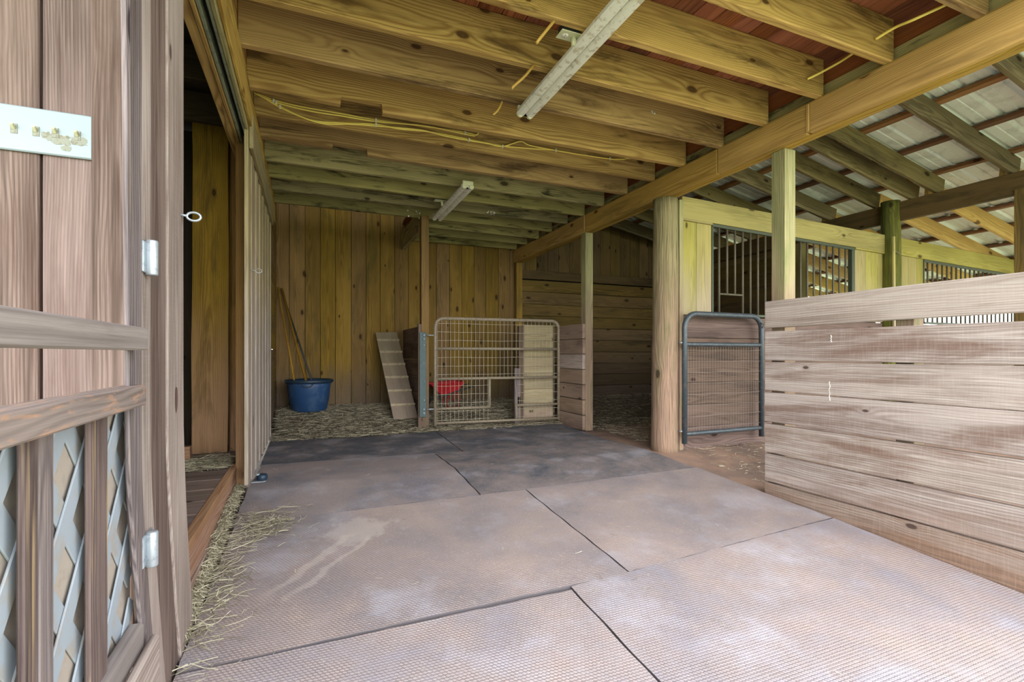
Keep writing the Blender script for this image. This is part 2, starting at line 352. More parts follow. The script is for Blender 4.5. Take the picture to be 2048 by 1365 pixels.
def log_post(name, x, y, z0, z1, r, mat, parent=None):
    n = 26; pts = []
    bm = bmesh.new(); rings = []; seg = 28; ph = random.random()*6
    for i in range(n+1):
        t = i/n; X = -(z1-z0)/2 + (z1-z0)*t; rr = r*(1.06-.12*t)
        ring = []
        for k in range(seg):
            a = 2*math.pi*k/seg; q = rr*(1+.018*math.sin(a*3+ph+t*2)+.012*math.sin(t*17+a*2))
            ring.append(bm.verts.new((X, q*math.cos(a)+.006*math.sin(t*4+ph), q*math.sin(a))))
        rings.append(ring)
    for A, B in zip(rings, rings[1:]):
        for k in range(seg):
            f = bm.faces.new((A[k], A[(k+1) % seg], B[(k+1) % seg], B[k])); f.smooth = True
    bm.faces.new(rings[0][::-1]); bm.faces.new(rings[-1])
    bmesh.ops.recalc_face_normals(bm, faces=bm.faces)
    me = bpy.data.meshes.new(name); bm.to_mesh(me); bm.free()
    mw = Matrix(((0, 0, 1), (0, 1, 0), (-1, 0, 0))).transposed().to_4x4()
    mw = Matrix(((0, 0, -1, x), (0, 1, 0, y), (1, 0, 0, (z0+z1)/2), (0, 0, 0, 1)))
    return link(name, me, mat, parent, mw)
def extrude_poly(name, pts2, y0, y1, mat, parent=None):
    """outline in the XZ plane, thickness from y0 to y1, long axis X"""
    cx = sum(p[0] for p in pts2)/len(pts2); cz = sum(p[1] for p in pts2)/len(pts2); bm = bmesh.new()
    # local x = X, local y = Z, local z = -Y
    f = [bm.verts.new((p[0]-cx, p[1]-cz, (y1-y0)/2)) for p in pts2]; b = [bm.verts.new((p[0]-cx, p[1]-cz, -(y1-y0)/2)) for p in pts2]
    bm.faces.new(f); bm.faces.new(b[::-1]); n = len(f)
    for i in range(n): bm.faces.new((f[i], b[i], b[(i+1) % n], f[(i+1) % n]))
    bmesh.ops.recalc_face_normals(bm, faces=bm.faces); bmesh.ops.triangulate(bm, faces=[q for q in bm.faces if len(q.verts) > 4])
    me = bpy.data.meshes.new(name); bm.to_mesh(me); bm.free()
    mw = Matrix(((1, 0, 0, cx), (0, 0, -1, (y0+y1)/2), (0, 1, 0, cz), (0, 0, 0, 1)))
    return link(name, me, mat, parent, mw)
def bend(z):
    return 0. if z > .62 else .065*((.62-z)/.38)**1.3
def bent_board(name, y0, y1, z0, z1, x0, x1, mat, parent, lean=0., wob=.0015):
    """upright board in the YZ plane whose foot curves away along Y"""
    n = 40; bm = bmesh.new(); rings = []; zc = (z0+z1)/2; yc = (y0+y1)/2; xc = (x0+x1)/2; ph = random.random()*9
    for i in range(n+1):
        z = z0+(z1-z0)*i/n; dy = bend(z)-lean*(z-.88); w_ = wob*(math.sin(z*5+ph)+.6*math.sin(z*13+ph*2))
        # local x = Z, local y = Y, local z = -X
        rings.append([bm.verts.new((z-zc, (y0 if a < 0 else y1)+dy+w_*(1 if a < 0 else -.7)-yc, -(x-xc))) for a, x in ((-1, x0), (1, x0), (1, x1), (-1, x1))])
    for A, B in zip(rings, rings[1:]):
        for k in range(4): bm.faces.new((A[k], A[(k+1) % 4], B[(k+1) % 4], B[k]))
    bm.faces.new(rings[0][::-1]); bm.faces.new(rings[-1])
    bmesh.ops.recalc_face_normals(bm, faces=bm.faces)
    bmesh.ops.bevel(bm, geom=[e for e in bm.edges if len(e.link_faces) == 2 and e.calc_face_angle(0) > 1.2], offset=.0025, segments=1, affect='EDGES')
    return bm_obj(name, bm, mat, parent, Matrix(((0, 0, -1, xc), (0, 1, 0, yc), (1, 0, 0, zc), (0, 0, 0, 1))))
def round_frame(w_, h_, rad, n=6):
    """inverted U with rounded top corners in local (s, z)"""
    p = [(0, 0), (0, h_-rad)]
    for i in range(1, n+1): a = math.pi - i*math.pi/2/n; p.append((rad+rad*math.cos(a), h_-rad+rad*math.sin(a)))
    p.append((w_-rad, h_))
    for i in range(1, n+1): a = math.pi/2 - i*math.pi/2/n; p.append((w_-rad+rad*math.cos(a), h_-rad+rad*math.sin(a)))
    p.append((w_, 0)); return p

def gz(y):
    """level of the floor: falls towards the open front, rises into the deep bedding"""
    if y < 3.6: return -.083*(3.6-y)
    if y < 5.6: return 0.
    return .175*min(1, (y-5.6)/.9)
TOP = 2.725   # underside of the loft deck
JB = 2.49     # underside of the joists

# ------------------------------------------------------------------ floor and outside ground
g = bmesh.new(); nx, ny = 90, 60; V = []
for j in range(ny+1):
    for i in range(nx+1):
        x = -3.4 + 13.2*i/nx; y = .2 + 7.0*j/ny
        z = gz(y) - .02 + .010*math.sin(x*5+y*3) + .008*math.sin(x*11-y*7)
        if x < -.42: z = -.3
        V.append(g.verts.new((x, y, z-.004)))
for j in range(ny):
    for i in range(nx):
        a = j*(nx+1)+i; f = g.faces.new((V[a], V[a+1], V[a+nx+2], V[a+nx+1])); f.smooth = True
tag(bm_obj('floor', g, M['ground']), 'reddish dirt floor turning to straw bedding at the back', 'floor', kind='structure')
g = bmesh.new(); vs = [g.verts.new(p) for p in ((-60, -60, -.36), (60, -60, -.36), (60, 60, -.36), (-60, 60, -.36))]; g.faces.new(vs)
tag(bm_obj('outdoor_ground', g, M['grass']), 'pale green grass outside beyond the barn', 'ground', kind='structure')

# ------------------------------------------------------------------ left wall of the aisle (behind and beyond the sliding door)
wl = empty('wall_left', (-.38, 5, 0), 'horizontal plank wall behind the sliding door on the left', 'wall', kind='structure')
z = -.05
while z < 2.7:
    bx('plank', (-.41, -.375), (4.9, 7.1), (z, z+.19), 'Y', M['back'], wl, wob=.001); z += .195
bx('stud', (-.50, -.41), (4.82, 4.9), (-.1, 2.7), 'Z', M['back_dark'], wl)
# dark room behind the opening
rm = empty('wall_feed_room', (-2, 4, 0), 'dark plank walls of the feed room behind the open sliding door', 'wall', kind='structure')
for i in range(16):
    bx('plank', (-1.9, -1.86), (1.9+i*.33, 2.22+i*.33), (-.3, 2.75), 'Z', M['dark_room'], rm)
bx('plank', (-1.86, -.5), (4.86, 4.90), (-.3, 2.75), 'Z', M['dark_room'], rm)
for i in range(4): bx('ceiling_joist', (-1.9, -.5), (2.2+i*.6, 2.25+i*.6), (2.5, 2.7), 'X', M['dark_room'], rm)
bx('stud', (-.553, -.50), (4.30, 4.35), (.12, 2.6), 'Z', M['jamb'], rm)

# back wall
wb = empty('wall_back', (1.4, 7.12, 0), 'back wall of yellow brown vertical knotty planks', 'wall', kind='structure')
x = -.42; i = 0
while x < 3.0:
    wd = .2 + random.uniform(-.012, .012); d = random.uniform(0, .008)
    bx('plank', (x+.002, x+wd-.002), (7.10+d, 7.13+d), (-.05, 4.0), 'Z', M['back'], wb, bev=.004, wob=.0008); x += wd
bx('stud', (-.42, 3.1), (7.16, 7.22), (0, 4.0), 'X', M['black'], wb)
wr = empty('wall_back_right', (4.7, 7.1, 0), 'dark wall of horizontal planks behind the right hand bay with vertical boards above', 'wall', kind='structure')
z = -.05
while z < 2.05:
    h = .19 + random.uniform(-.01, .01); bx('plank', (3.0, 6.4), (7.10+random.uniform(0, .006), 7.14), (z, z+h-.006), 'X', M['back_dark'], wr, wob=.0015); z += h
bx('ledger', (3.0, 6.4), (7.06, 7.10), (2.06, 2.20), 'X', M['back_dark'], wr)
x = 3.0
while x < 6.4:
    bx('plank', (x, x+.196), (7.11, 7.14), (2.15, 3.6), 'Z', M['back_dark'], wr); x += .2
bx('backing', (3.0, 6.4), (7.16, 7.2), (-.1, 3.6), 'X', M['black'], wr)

# front siding with the switch plate, left of the camera
wf = empty('wall_front_left', (-.8, 1.87, 0), 'front wall of weathered vertical siding planks at the left edge', 'wall', kind='structure')
for a, b in ((-1.42, -1.20), (-1.20, -.965), (-.965, -.722), (-.718, -.47), (-.468, -.42)):
    bx('plank', (a+.002, b-.001), (1.85+random.uniform(0, .004), 1.885), (-.35, 3.4), 'Z', M['front'], wf, bev=.004)
bx('batten', (-.590, -.49), (1.815, 1.848), (-.35, 3.4), 'Z', M['front'], wf)['label'] = 'narrow pinkish batten over the plank joint'

# wing of boards that forms the near jamb
tj = empty('trim_1', (-.39, 1.8, 0), 'thick weathered jamb of grey boards at the near side of the doorway', 'door jamb', kind='structure')
bent_board('jamb_board', 1.766, 1.965, -.35, 3.2, -.43, -.388, M['wing'], tj, 0, .003)['label'] = 'pale jamb board'
bent_board('jamb_board', 1.590, 1.763, -.35, 3.2, -.43, -.394, M['front'], tj)['label'] = 'brown jamb board with saw marks'
bent_board('jamb_board', 1.500, 1.588, -.35, 3.2, -.402, -.388, M['wing'], tj)
bent_board('jamb_board', 1.402, 1.498, -.35, 3.2, -.394, -.385, M['stile'], tj)
bx('jamb_board', (-.60, -.44), (1.90, 1.96), (-.2, 3.2), 'Z', M['wing'], tj)

# stall wall on the right, seven planks
ws = empty('wall_right', (2.97, 1.5, 0), 'low stall wall of seven weathered horizontal planks on the right', 'wall', kind='structure')
for (a, b, a2, b2) in ((1.052, 1.232, 1.050, 1.246), (.825, 1.026, .814, 1.022), (.607, .820, .615, .810), (.392, .601, .404, .610), (.180, .381, .184, .392), (-.025, .174, -.020, .174), (-.24, -.03, -.24, -.025)):
    m0 = (a+b)/2; m1 = (a2+b2)/2
    p1 = (2.99, 2.50, m0); p0 = (2.99, .55, m1+(m1-m0)*.45)
    o = beam('plank', p0, p1, (0, 0, 1), (b-a+b2-a2)/2-.004, .04, M['weather'], ws, bev=.004, wob=.0016)
    o.location.x += random.uniform(-.002, .002)
for y in (.62, 1.6): bx('wall_post', (3.012, 3.10), (y, y+.09), (-.3, 1.2), 'Z', M['post'], ws)
# bird dropping streaks on the planks
for (y, z, l) in ((2.06, .985, .05), (2.07, .69, .11), (1.75, 1.14, .03)):
    pass

# ------------------------------------------------------------------ ceiling: joists and loft deck
ce = empty('ceiling', (1.3, 4, JB), 'loft floor of red brown deck boards seen between the joists', 'ceiling', kind='structure')
x = -.40
while x < 3.12:
    wd = .138; bx('deck_board', (x+.0015, x+wd-.0015), (.5, 5.85 if x < 1.2 else 7.1), (TOP+random.uniform(0, .003), TOP+.02), 'Y', M['deck'], ce, bev=.002); x += wd
bx('loft_floor', (-1.95, 3.12), (.5, 5.85), (TOP+.03, TOP+.06), 'X', M['dark_room'], ce)
bx('loft_floor', (1.27, 3.12), (5.85, 7.2), (TOP+.03, TOP+.06), 'X', M['dark_room'], ce)
JY = [.87, 1.28, 1.69, 2.09, 2.49, 2.89, 3.31, 3.71, 4.14, 4.56, 4.97, 5.375, 5.80]
words = {.87: None}
for i, y in enumerate(JY):
    is_green = y in (4.56, 4.97, 5.375, 5.80) or False
    m = M['joist_green'] if is_green else M['joist']
    jb = JB + random.uniform(-.006, .006)
    if y == 3.31:
        o = extrude_poly('joist', [(-.335, TOP), (-.335, jb-.016), (.194, jb-.02), (.20, jb+.028), (.452, jb+.030), (.458, jb-.028), (3.0, jb), (3.0, TOP)], y, y+.045, m, ce); o['label'] = 'joist with a notch broken out of its lower edge'
    elif y == 4.14:
        o = extrude_poly('joist', [(-.335, TOP), (-.335, jb+.015), (.183, jb+.012), (.185, jb+.045), (.448, jb+.045), (.452, jb-.004), (3.0, jb), (3.0, TOP)], y, y+.045, m, ce); o['label'] = 'orange brown joist with a small notch'
    else:
        o = bx('joist', (-.335, 3.0), (y, y+.045), (jb, TOP), 'X', m, ce, bev=.004, wob=.0012)
for y in (6.2, 6.6, 6.99):
    bx('joist', (1.30, 3.0), (y, y+.045), (JB, TOP), 'X', M['joist_green'], ce, bev=.004, wob=.002)
bx('hanger_beam', (1.235, 1.30), (5.845, 7.08), (2.36, 2.60), 'Y', M['joist_green'], ce)['label'] = 'short beam beside the hay drop opening'
# joist rim above the girder
bx('rim_board', (3.035, 3.075), (.4, 7.1), (2.475, 2.585), 'Y', M['joist_green'], ce)
bx('rim_backing', (3.08, 3.11), (.4, 7.1), (2.40, 2.74), 'Y', M['deck'], ce)
# roof over the loft and hay drop
rf = empty('roof', (1, 5, 4), 'dark roof boards above the loft opening', 'roof', kind='structure')
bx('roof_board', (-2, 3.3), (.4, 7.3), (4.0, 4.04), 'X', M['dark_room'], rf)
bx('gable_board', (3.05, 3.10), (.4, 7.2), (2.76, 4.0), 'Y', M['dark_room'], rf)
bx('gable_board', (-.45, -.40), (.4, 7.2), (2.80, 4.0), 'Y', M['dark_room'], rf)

shade_roof = empty('roof_added_shade', (-1.8, .6, 2.8), 'added unseen board roof that shades the switch plate wall', 'roof', kind='structure')  # unseen roof, added only to keep light off the front wall
for i in range(9): bx('roof_board', (-3.2+i*.305, -2.9+i*.305), (-.9, 1.84), (2.80, 2.825), 'Y', M['deck'], shade_roof)
def splash(x, y, z, n, r, parent, facing='y'):
    bm = bmesh.new()
    for _ in range(n):
        a, b = random.gauss(0, r), random.gauss(0, r*.6); q = random.uniform(.004, .012); c_ = bm.verts.new((x+a, y, z+b)); m_ = 7
        rg_ = [bm.verts.new((x+a+q*random.uniform(.6, 1.2)*math.cos(k*2*math.pi/m_), y, z+b+q*random.uniform(.6, 1.3)*math.sin(k*2*math.pi/m_))) for k in range(m_)]
        for k in range(m_): bm.faces.new((c_, rg_[k], rg_[(k+1) % m_]))
    bm_obj('dropping_splash', bm, M['white_spot'], parent)
splash(1.12, 5.796, 2.535, 9, .10, ce); splash(1.98, 5.372, 2.52, 12, .03, ce); splash(2.30, 2.886, 2.62, 3, .012, ce)
# girder
gd = empty('girder', (3.03, 4, 2.3), 'long yellow brown girder carrying the right ends of the joists', 'beam')
segs = [(.2, 1.66), (1.72, 2.62), (2.63, 5.45), (5.46, 7.05)]
for a, b in ((.2, 2.168), (2.19, 2.93), (2.94, 4.93), (4.955, 7.08)):
    bx('girder_plank', (2.972+random.uniform(0, .004), 3.012), (a, b), (2.288, 2.482), 'Y', M['girder'], gd, wob=.0015)
bx('girder_plank', (3.013, 3.052), (.2, 7.08), (2.286, 2.474), 'Y', M['girder'], gd)
bx('girder_plank', (3.053, 3.09), (.2, 7.08), (2.284, 2.474), 'Y', M['girder'], gd)
bx('joint_strip', (2.966, 3.0), (2.169, 2.189), (2.300, 2.478), 'Z', M['girder'], gd)
bx('joint_strip', (2.966, 3.0), (4.931, 4.954), (2.300, 2.478), 'Z', M['girder'], gd)
# ledge on top of the girder face
bx('lip_board', (2.978, 3.035), (.2, 7.08), (2.475, 2.489), 'Y', M['girder'], gd)

# left header with the sliding door track
hd = empty('door_header', (-.4, 3, 2.3), 'header beam with a slotted sliding door track above the left doorway', 'beam')
bx('header_board', (-.475, -.432), (.7, 5.4), (2.262, 2.45), 'Y', M['joist'], hd, wob=.002)
bx('header_board', (-.430, -.412), (.7, 5.4), (2.256, 2.45), 'Y', M['girder'], hd)['label'] = 'pale narrow strip beside the track'
bx('track', (-.410, -.394), (.7, 5.4), (2.262, 2.34), 'Y', M['track'], hd)
bx('track', (-.372, -.358), (.7, 5.4), (2.262, 2.34), 'Y', M['track'], hd)
bx('track_slot', (-.394, -.372), (.7, 5.4), (2.31, 2.33), 'Y', M['black'], hd)
bx('header_board', (-.357, -.338), (.7, 5.4), (2.258, 2.50), 'Y', M['joist_green'], hd)['label'] = 'grey green board beside the track'
bx('header_board', (-.337, -.320), (.7, 5.9), (2.285, 2.486), 'Y', M['joist'], hd)
bx('header_board', (-.475, -.337), (.7, 5.9), (2.505, 2.72), 'Y', M['joist'], hd)

# ------------------------------------------------------------------ posts
bm = bmesh.new(); n = 20; c_ = bm.verts.new((0, 0, 0)); rg_ = [bm.verts.new((0, .017*math.cos(q*2*math.pi/n), .042*math.sin(q*2*math.pi/n)*(1+.1*math.sin(q)))) for q in range(n)]
for q in range(n): bm.faces.new((c_, rg_[q], rg_[(q+1) % n]))
bm_obj('knot', bm, M['knot'], tj, Matrix.Translation((-.3872, 1.862, .725)))['label'] = 'dark oval knot'
p = log_post('round_post', 3.035, 3.62, gz(3.62)-.05, 2.284, .116, M['log'])
tag(p, 'thick round log post under the girder beside the pipe gate', 'post')
tag(bx('side_timber', (3.155, 3.2), (3.56, 3.66), (-.02, 2.29), 'Z', M['post']), 'flat timber fixed against the right side of the thick round log post', 'post')
tag(bx('square_post', (2.985, 3.085), (4.93, 5.03), (-.03, 2.284), 'Z', M['post']), 'slim square post at the end of the short plank wing, right of the mesh gate', 'post')
tag(bx('square_post', (2.985, 3.085), (6.97, 7.06), (.1, 2.284), 'Z', M['back']), 'corner post where the girder meets the back wall', 'post')
tag(bx('square_post', (1.225, 1.315), (5.68, 5.77), (-.02, JB), 'Z', M['back']), 'square yellow post at the left of the mesh gate, behind the teal strip', 'post')
tag(bx('square_post', (3.02, 3.125), (2.38, 2.485), (-.15, 2.284), 'Z', M['post']), 'pale square post rising behind the near end of the stall wall', 'post')
tag(log_post('round_post', 6.275, 3.575, -.05, 2.64, .10, M['log_green']), 'dark green round post rising behind the stall wall with a lath against it', 'post')
tag(bx('square_post', (6.27, 6.36), (2.40, 2.49), (-.1, 2.45), 'Z', M['back_dark']), 'dark post at the right edge under the dark eave beam', 'post')
tag(beam('leaning_lath', (6.175, 3.475, .9), (6.13, 3.46, 2.20), (1, 0, 0), .035, .02, M['stallfront']), 'thin pale lath tied upright against the dark green round post', 'lath')
tag(tube('twine', [(6.12, 3.452, 2.05), (6.20, 3.47, 2.03), (6.28, 3.468, 2.01), (6.37, 3.52, 1.99)], .004, M['wire_dark']), 'twine tied around the lath and dark green post', 'twine')

# ------------------------------------------------------------------ lean-to roof on the right
lr = empty('roof_lean_to', (6, 4, 3), 'sloping lean to roof of galvanised sheets on rafters and red purlins', 'roof', kind='structure')
zr = lambda x: 3.847-.194*x
ry = [.70, 1.31, 1.92, 2.53, 3.15, 3.39, 3.76, 4.34, 4.95, 5.56, 6.17, 6.78]
for y in ry:
    beam('rafter', (3.09, y, zr(3.09)+.095), (6.44, y, zr(6.44)+.095), (0, 0, 1), .186, .04, M['rafter'], lr, bev=.004, wob=.002)
for y in (.1, .70, 1.36, 1.97, 2.58, 3.22, 3.72, 4.40, 5.0, 5.6, 6.2, 6.8):
    beam('rafter', (6.35, y+.03, zr(6.35)+.095), (10.3, y+.03, zr(10.3)+.095), (0, 0, 1), .186, .04, M['rafter_pale'], lr, bev=.004, wob=.001)
x = 3.25
while x < 10.4:
    bx_ = beam('purlin', (x, -.4, zr(x)+.19+.018), (x, 7.2, zr(x)+.19+.018), (1, 0, 0), .088, .034, M['purlin'], lr, bev=.002); x += .61
for i in range(9):
    y0 = -.5+i*.86; bm = bmesh.new(); prof = []
    for q in range(4):
        b = y0+q*.215; prof += [(b, 0), (b+.015, .024), (b+.04, .024), (b+.055, 0), (b+.12, 0), (b+.125, .008), (b+.135, .008), (b+.14, 0), (b+.17, 0)]
    prof.append((y0+.875, 0))
    A = [bm.verts.new((3.0, yy, zr(3.0)+.232+h+.0006*i)) for yy, h in prof]; B = [bm.verts.new((10.5, yy, zr(10.5)+.232+h+.0006*i)) for yy, h in prof]
    for a in range(len(prof)-1): bm.faces.new((A[a], B[a], B[a+1], A[a+1]))
    bm_obj('roof_sheet', bm, M['roofmetal'], lr)
tag(bx('eave_beam', (6.28, 6.34), (-.2, 7.1), (2.40, 2.618), 'Y', M['back_dark']), 'dark heavy beam under the rafter ends above the stalls', 'beam')

# outer wall of the far stall
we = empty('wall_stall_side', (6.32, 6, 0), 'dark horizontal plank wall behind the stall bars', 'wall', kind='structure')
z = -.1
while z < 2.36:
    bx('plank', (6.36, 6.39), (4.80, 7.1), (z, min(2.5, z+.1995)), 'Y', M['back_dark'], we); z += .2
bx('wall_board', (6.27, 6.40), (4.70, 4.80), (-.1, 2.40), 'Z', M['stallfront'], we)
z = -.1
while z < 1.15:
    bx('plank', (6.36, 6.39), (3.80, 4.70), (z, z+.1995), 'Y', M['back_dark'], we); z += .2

# stall front with bars
wfz = empty('wall_stall_front', (4.7, 3.62, 0), 'yellow plank stall front with a heavy top rail and barred openings', 'wall', kind='structure')
ztr = lambda x: 2.335-.0275*(x-3.2)
beam('top_rail', (3.20, 3.60, ztr(3.2)-.103), (6.19, 3.60, ztr(6.19)-.103), (0, 0, 1), .203, .04, M['stallfront'], wfz, bev=.004)
beam('top_rail', (6.37, 3.60, ztr(6.37)-.103), (9.35, 3.60, ztr(9.35)-.103), (0, 0, 1), .203, .04, M['stallfront'], wfz, bev=.004)
beam('under_rail', (3.20, 3.605, ztr(3.2)-.213), (3.575, 3.605, ztr(3.575)-.213), (0, 0, 1), .02, .05, M['stallfront'], wfz)
beam('under_rail', (5.67, 3.605, ztr(5.67)-.213), (6.18, 3.605, ztr(6.18)-.213), (0, 0, 1), .02, .05, M['stallfront'], wfz)
for a, b in ((3.20, 3.39), (3.392, 3.575), (5.67, 5.87), (5.872, 6.08), (6.082, 6.175), (6.38, 6.66), (6.662, 6.83), (6.832, 6.96)):
    bx('plank', (a, b), (3.60, 3.63), (1.235, ztr(b)-.20), 'Z', M['stallfront'], wfz, bev=.003)
for i in range(6):
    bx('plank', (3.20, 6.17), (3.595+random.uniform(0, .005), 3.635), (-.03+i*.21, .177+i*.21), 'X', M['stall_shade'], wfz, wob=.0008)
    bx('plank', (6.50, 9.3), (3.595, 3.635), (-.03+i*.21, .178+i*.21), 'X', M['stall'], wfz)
def bars(n, x0, x1, label, feed=False):
    wn = empty('window_%d' % n, (x0, 3.62, 1.25), label, 'barred opening', kind='structure')
    beam('bar_frame', (x0, 3.60, ztr(x0)-.222), (x1, 3.60, ztr(x1)-.222), (0, 0, 1), .03, .03, M['barframe'], wn)
    bx('bar_frame', (x0, x0+.02), (3.59, 3.62), (1.24, ztr(x0)-.22), 'Z', M['barframe'], wn)
    bx('bar_frame', (x1-.05, x1), (3.59, 3.64), (1.24, ztr(x1)-.22), 'Z', M['barframe'], wn)
    bx('bar_frame', (x0, x1), (3.59, 3.62), (1.236, 1.262), 'X', M['barframe'], wn)
    x = x0+.10; i = 0
    while x < x1-.07:
        zb = 1.45 if feed and i in (1, 2) else 1.25
        tube('bar', [(x, 3.605, zb), (x, 3.605, ztr(x)-.225)], .0105, M['bar'], wn, 8); x += .103; i += 1
    if feed: tube('feed_bar', [(x0+.10, 3.605, 1.45), (x0+.41, 3.605, 1.45)], .010, M['bar'], wn, 8)
bars(1, 3.575, 5.67, 'barred stall opening with a feed gap above the dark pipe gate', True)
bars(2, 6.96, 9.2, 'far barred stall opening above the right end of the stall wall')

# ------------------------------------------------------------------ low plank partitions at the back
pw = empty('plank_partition', (1.27, 6.4, 0), 'dark low plank partition between the ramp and the mesh gate', 'partition')
for i in range(6):
    bx('plank', (1.265, 1.30), (5.775, 7.09), (-.02+i*.205, .18+i*.205), 'Y', M['stall'], pw, wob=.002)
bx('end_board', (1.185, 1.224), (5.655, 5.70), (-.02, 1.215), 'Z', M['stall'], pw)['label'] = 'pale brown end board beside the teal strip'
wg = empty('plank_wing', (3.0, 5.2, 0), 'short low wing of seven horizontal planks beside the slim square post', 'partition')
for i in range(7):
    bx('plank', (2.945, 2.984), (4.93+random.uniform(0, .004), 5.50), (-.02+i*.178, .150+i*.178), 'Y', M['wing'] if i == 4 else M['slat2'], wg, wob=.0015)
pp = empty('plank_screen', (2.75, 5.7, 0), 'pale screen of horizontal planks behind the right end of the mesh gate', 'partition')
for i in range(6):
    bx('plank', (2.53, 2.94), (5.66, 5.70), (.01+i*.205, .212+i*.205), 'X', M['plank_pale'], pp)
bx('edge_post', (2.47, 2.53), (5.66, 5.75), (0, 1.22), 'Z', M['stall'], pp)
sp_ = empty('grey_stub_post', (2.42, 5.66, 0), 'short grey board post with a black latch behind the mesh gate', 'post')
bx('post_board', (2.385, 2.465), (5.62, 5.655), (.0, .69), 'Z', M['stile'], sp_)
bx('latch', (2.42, 2.455), (5.60, 5.62), (.24, .33), 'Z', M['black'], sp_)

# ------------------------------------------------------------------ rubber mats
MI = [0]
def rubber(c, label, dust, tint, bow=0.):
    """c: four corners (front left, front right, back right, back left)"""
    MI[0] += 1; i = MI[0]; bm = bmesh.new(); nu, nv = 44, 34; a = [Vector((*p, 0)) for p in c]; top = []
    for v in range(nv+1):
        for u in range(nu+1):
            s, t = u/nu, v/nv
            p = (a[0]*(1-s)+a[1]*s)*(1-t)+(a[3]*(1-s)+a[2]*s)*t
            if v in (0, nv): p.y += .0015*math.sin(u*.7)+.001*math.sin(u*1.9)
            if u in (0, nu): p.x += .002*math.sin(v*.9+i)
            if bow and t > .5: p.y += bow*math.sin(s*7+i)*(t-.5)*2
            z = gz(p.y)+.0015*math.sin(p.x*3)+.0015*math.sin(p.y*4)
            top.append(bm.verts.new((p.x-a[0].x, p.y-a[0].y, z)))
    W = nu+1
    for v in range(nv):
        for u in range(nu):
            q = v*W+u; f = bm.faces.new((top[q], top[q+1], top[q+W+1], top[q+W])); f.smooth = True
    loop = [top[u] for u in range(W)]+[top[v*W+nu] for v in range(1, nv+1)]+[top[nv*W+u] for u in range(nu-1, -1, -1)]+[top[v*W] for v in range(nv-1, 0, -1)]
    low = [bm.verts.new((q.co.x, q.co.y, q.co.z-.045)) for q in loop]
    for k in range(len(loop)): bm.faces.new((loop[k], loop[(k+1) % len(loop)], low[(k+1) % len(loop)], low[k]))
    for k in range(len(loop)):
        e = bm.edges.get((loop[k], loop[(k+1) % len(loop)])); e.smooth = False
    ns = nu*nv; bm.faces.ensure_lookup_table()
    nf = len(bm.faces)
    o = bm_obj('rubber_mat', bm, mat_rubber(i, dust, tint), None, Matrix.Translation(a[0])); o.data.materials.append(M['mat_side'])
    for q in range(ns, nf): o.data.polygons[q].material_index = 1
    return tag(o, label, 'mat', 'rubber mats down the aisle')
B1, B2, B3 = lin(122,124,138), lin(106,106,116), lin(70,76,86)
rubber([(-.40, .42), (1.045, .42), (1.047, 1.845), (-.385, 1.836)], 'near rubber mat in front of the lattice gate, at the bottom left', .60, B1)
rubber([(1.056, .42), (2.96, .42), (2.955, 1.998), (1.056, 1.868)], 'nearest rubber mat along the stall wall, at the bottom right', .60, B1)
rubber([(-.385, 1.845), (1.371, 1.882), (1.358, 3.024), (-.36, 3.002)], 'rubber mat with a pale dragged dust stain, beside the wooden step', .62, B2)
rubber([(1.380, 1.890), (2.955, 2.007), (2.89, 3.066), (1.367, 3.03)], 'dusty rubber mat behind the nearest one along the stall wall', .58, B2)
rubber([(-.37, 3.008), (1.033, 3.022), (1.019, 4.205), (-.33, 4.295)], 'rubber mat beside the near half of the sliding door', .40, B2)
rubber([(1.043, 3.024), (2.86, 3.073), (2.80, 4.23), (1.030, 4.202)], 'rubber mat in front of the round log post', .32, B3)
rubber([(-.34, 4.302), (1.275, 4.208), (1.315, 5.36), (-.34, 5.36)], 'dark rubber mat beside the far half of the sliding door', .12, B3, .05)
rubber([(1.286, 4.205), (2.80, 4.235), (2.90, 5.46), (1.326, 5.34)], 'dark blue grey rubber mat in front of the mesh gate', .12, B3, .03)

# ------------------------------------------------------------------ sliding door
dr = empty('door_1', (-.35, 3.43, .05), 'sliding door of weathered vertical planks pushed open along the left wall', 'door', kind='structure')
y = 3.43; k = 0
while y < 5.38:
    wd = .145; bx('plank', (-.362, -.338+(.006 if k % 2 else 0)), (y+.001, min(5.42, y+wd-.002)), (.055, 2.345), 'Z', M['door'], dr, bev=.003, wob=.0006); y += wd; k += 1
bx('top_board', (-.336, -.312), (3.44, 5.42), (2.15, 2.358), 'Y', M['door'], dr)
tube('hook_eye', [(-.334, 3.545, 1.41), (-.31, 3.545, 1.405)] + [(-.29+.018*math.cos(a), 3.545, 1.405+.014*math.sin(a)) for a in [math.pi+q*math.pi/5 for q in range(0, 10)]], .002, M['galv'], dr, 6)
dg = empty('door_guide', (-.29, 3.75, 0), 'small dark roller guide on the mat at the foot of the sliding door', 'door guide')
bm = bmesh.new(); lathe(bm, [(0, 0), (.028, 0), (.034, .012), (.034, .03), (.026, .042), (0, .044)], 16, (-.285, 3.74, .008)); bm_obj('roller', bm, M['tub_rim'], dg)
bx('bracket', (-.35, -.26), (3.69, 3.725), (.004, .010), 'X', M['galv'], dg)
bx('bracket', (-.32, -.30), (3.72, 3.76), (.045, .055), 'X', M['galv'], dg)
tag(bx('door_jamb', (-.436, -.388), (3.67, 3.72), (.0, 2.325), 'Z', M['jamb'], None, wob=.002), 'rounded brown timber standing at the edge of the sliding door', 'timber')
tag(bx('wide_slab', (-.79, -.555), (4.26, 4.31), (.122, 2.60), 'Z', M['slab'], None, wob=.004), 'very wide rough sawn plank standing upright in the left doorway', 'plank')

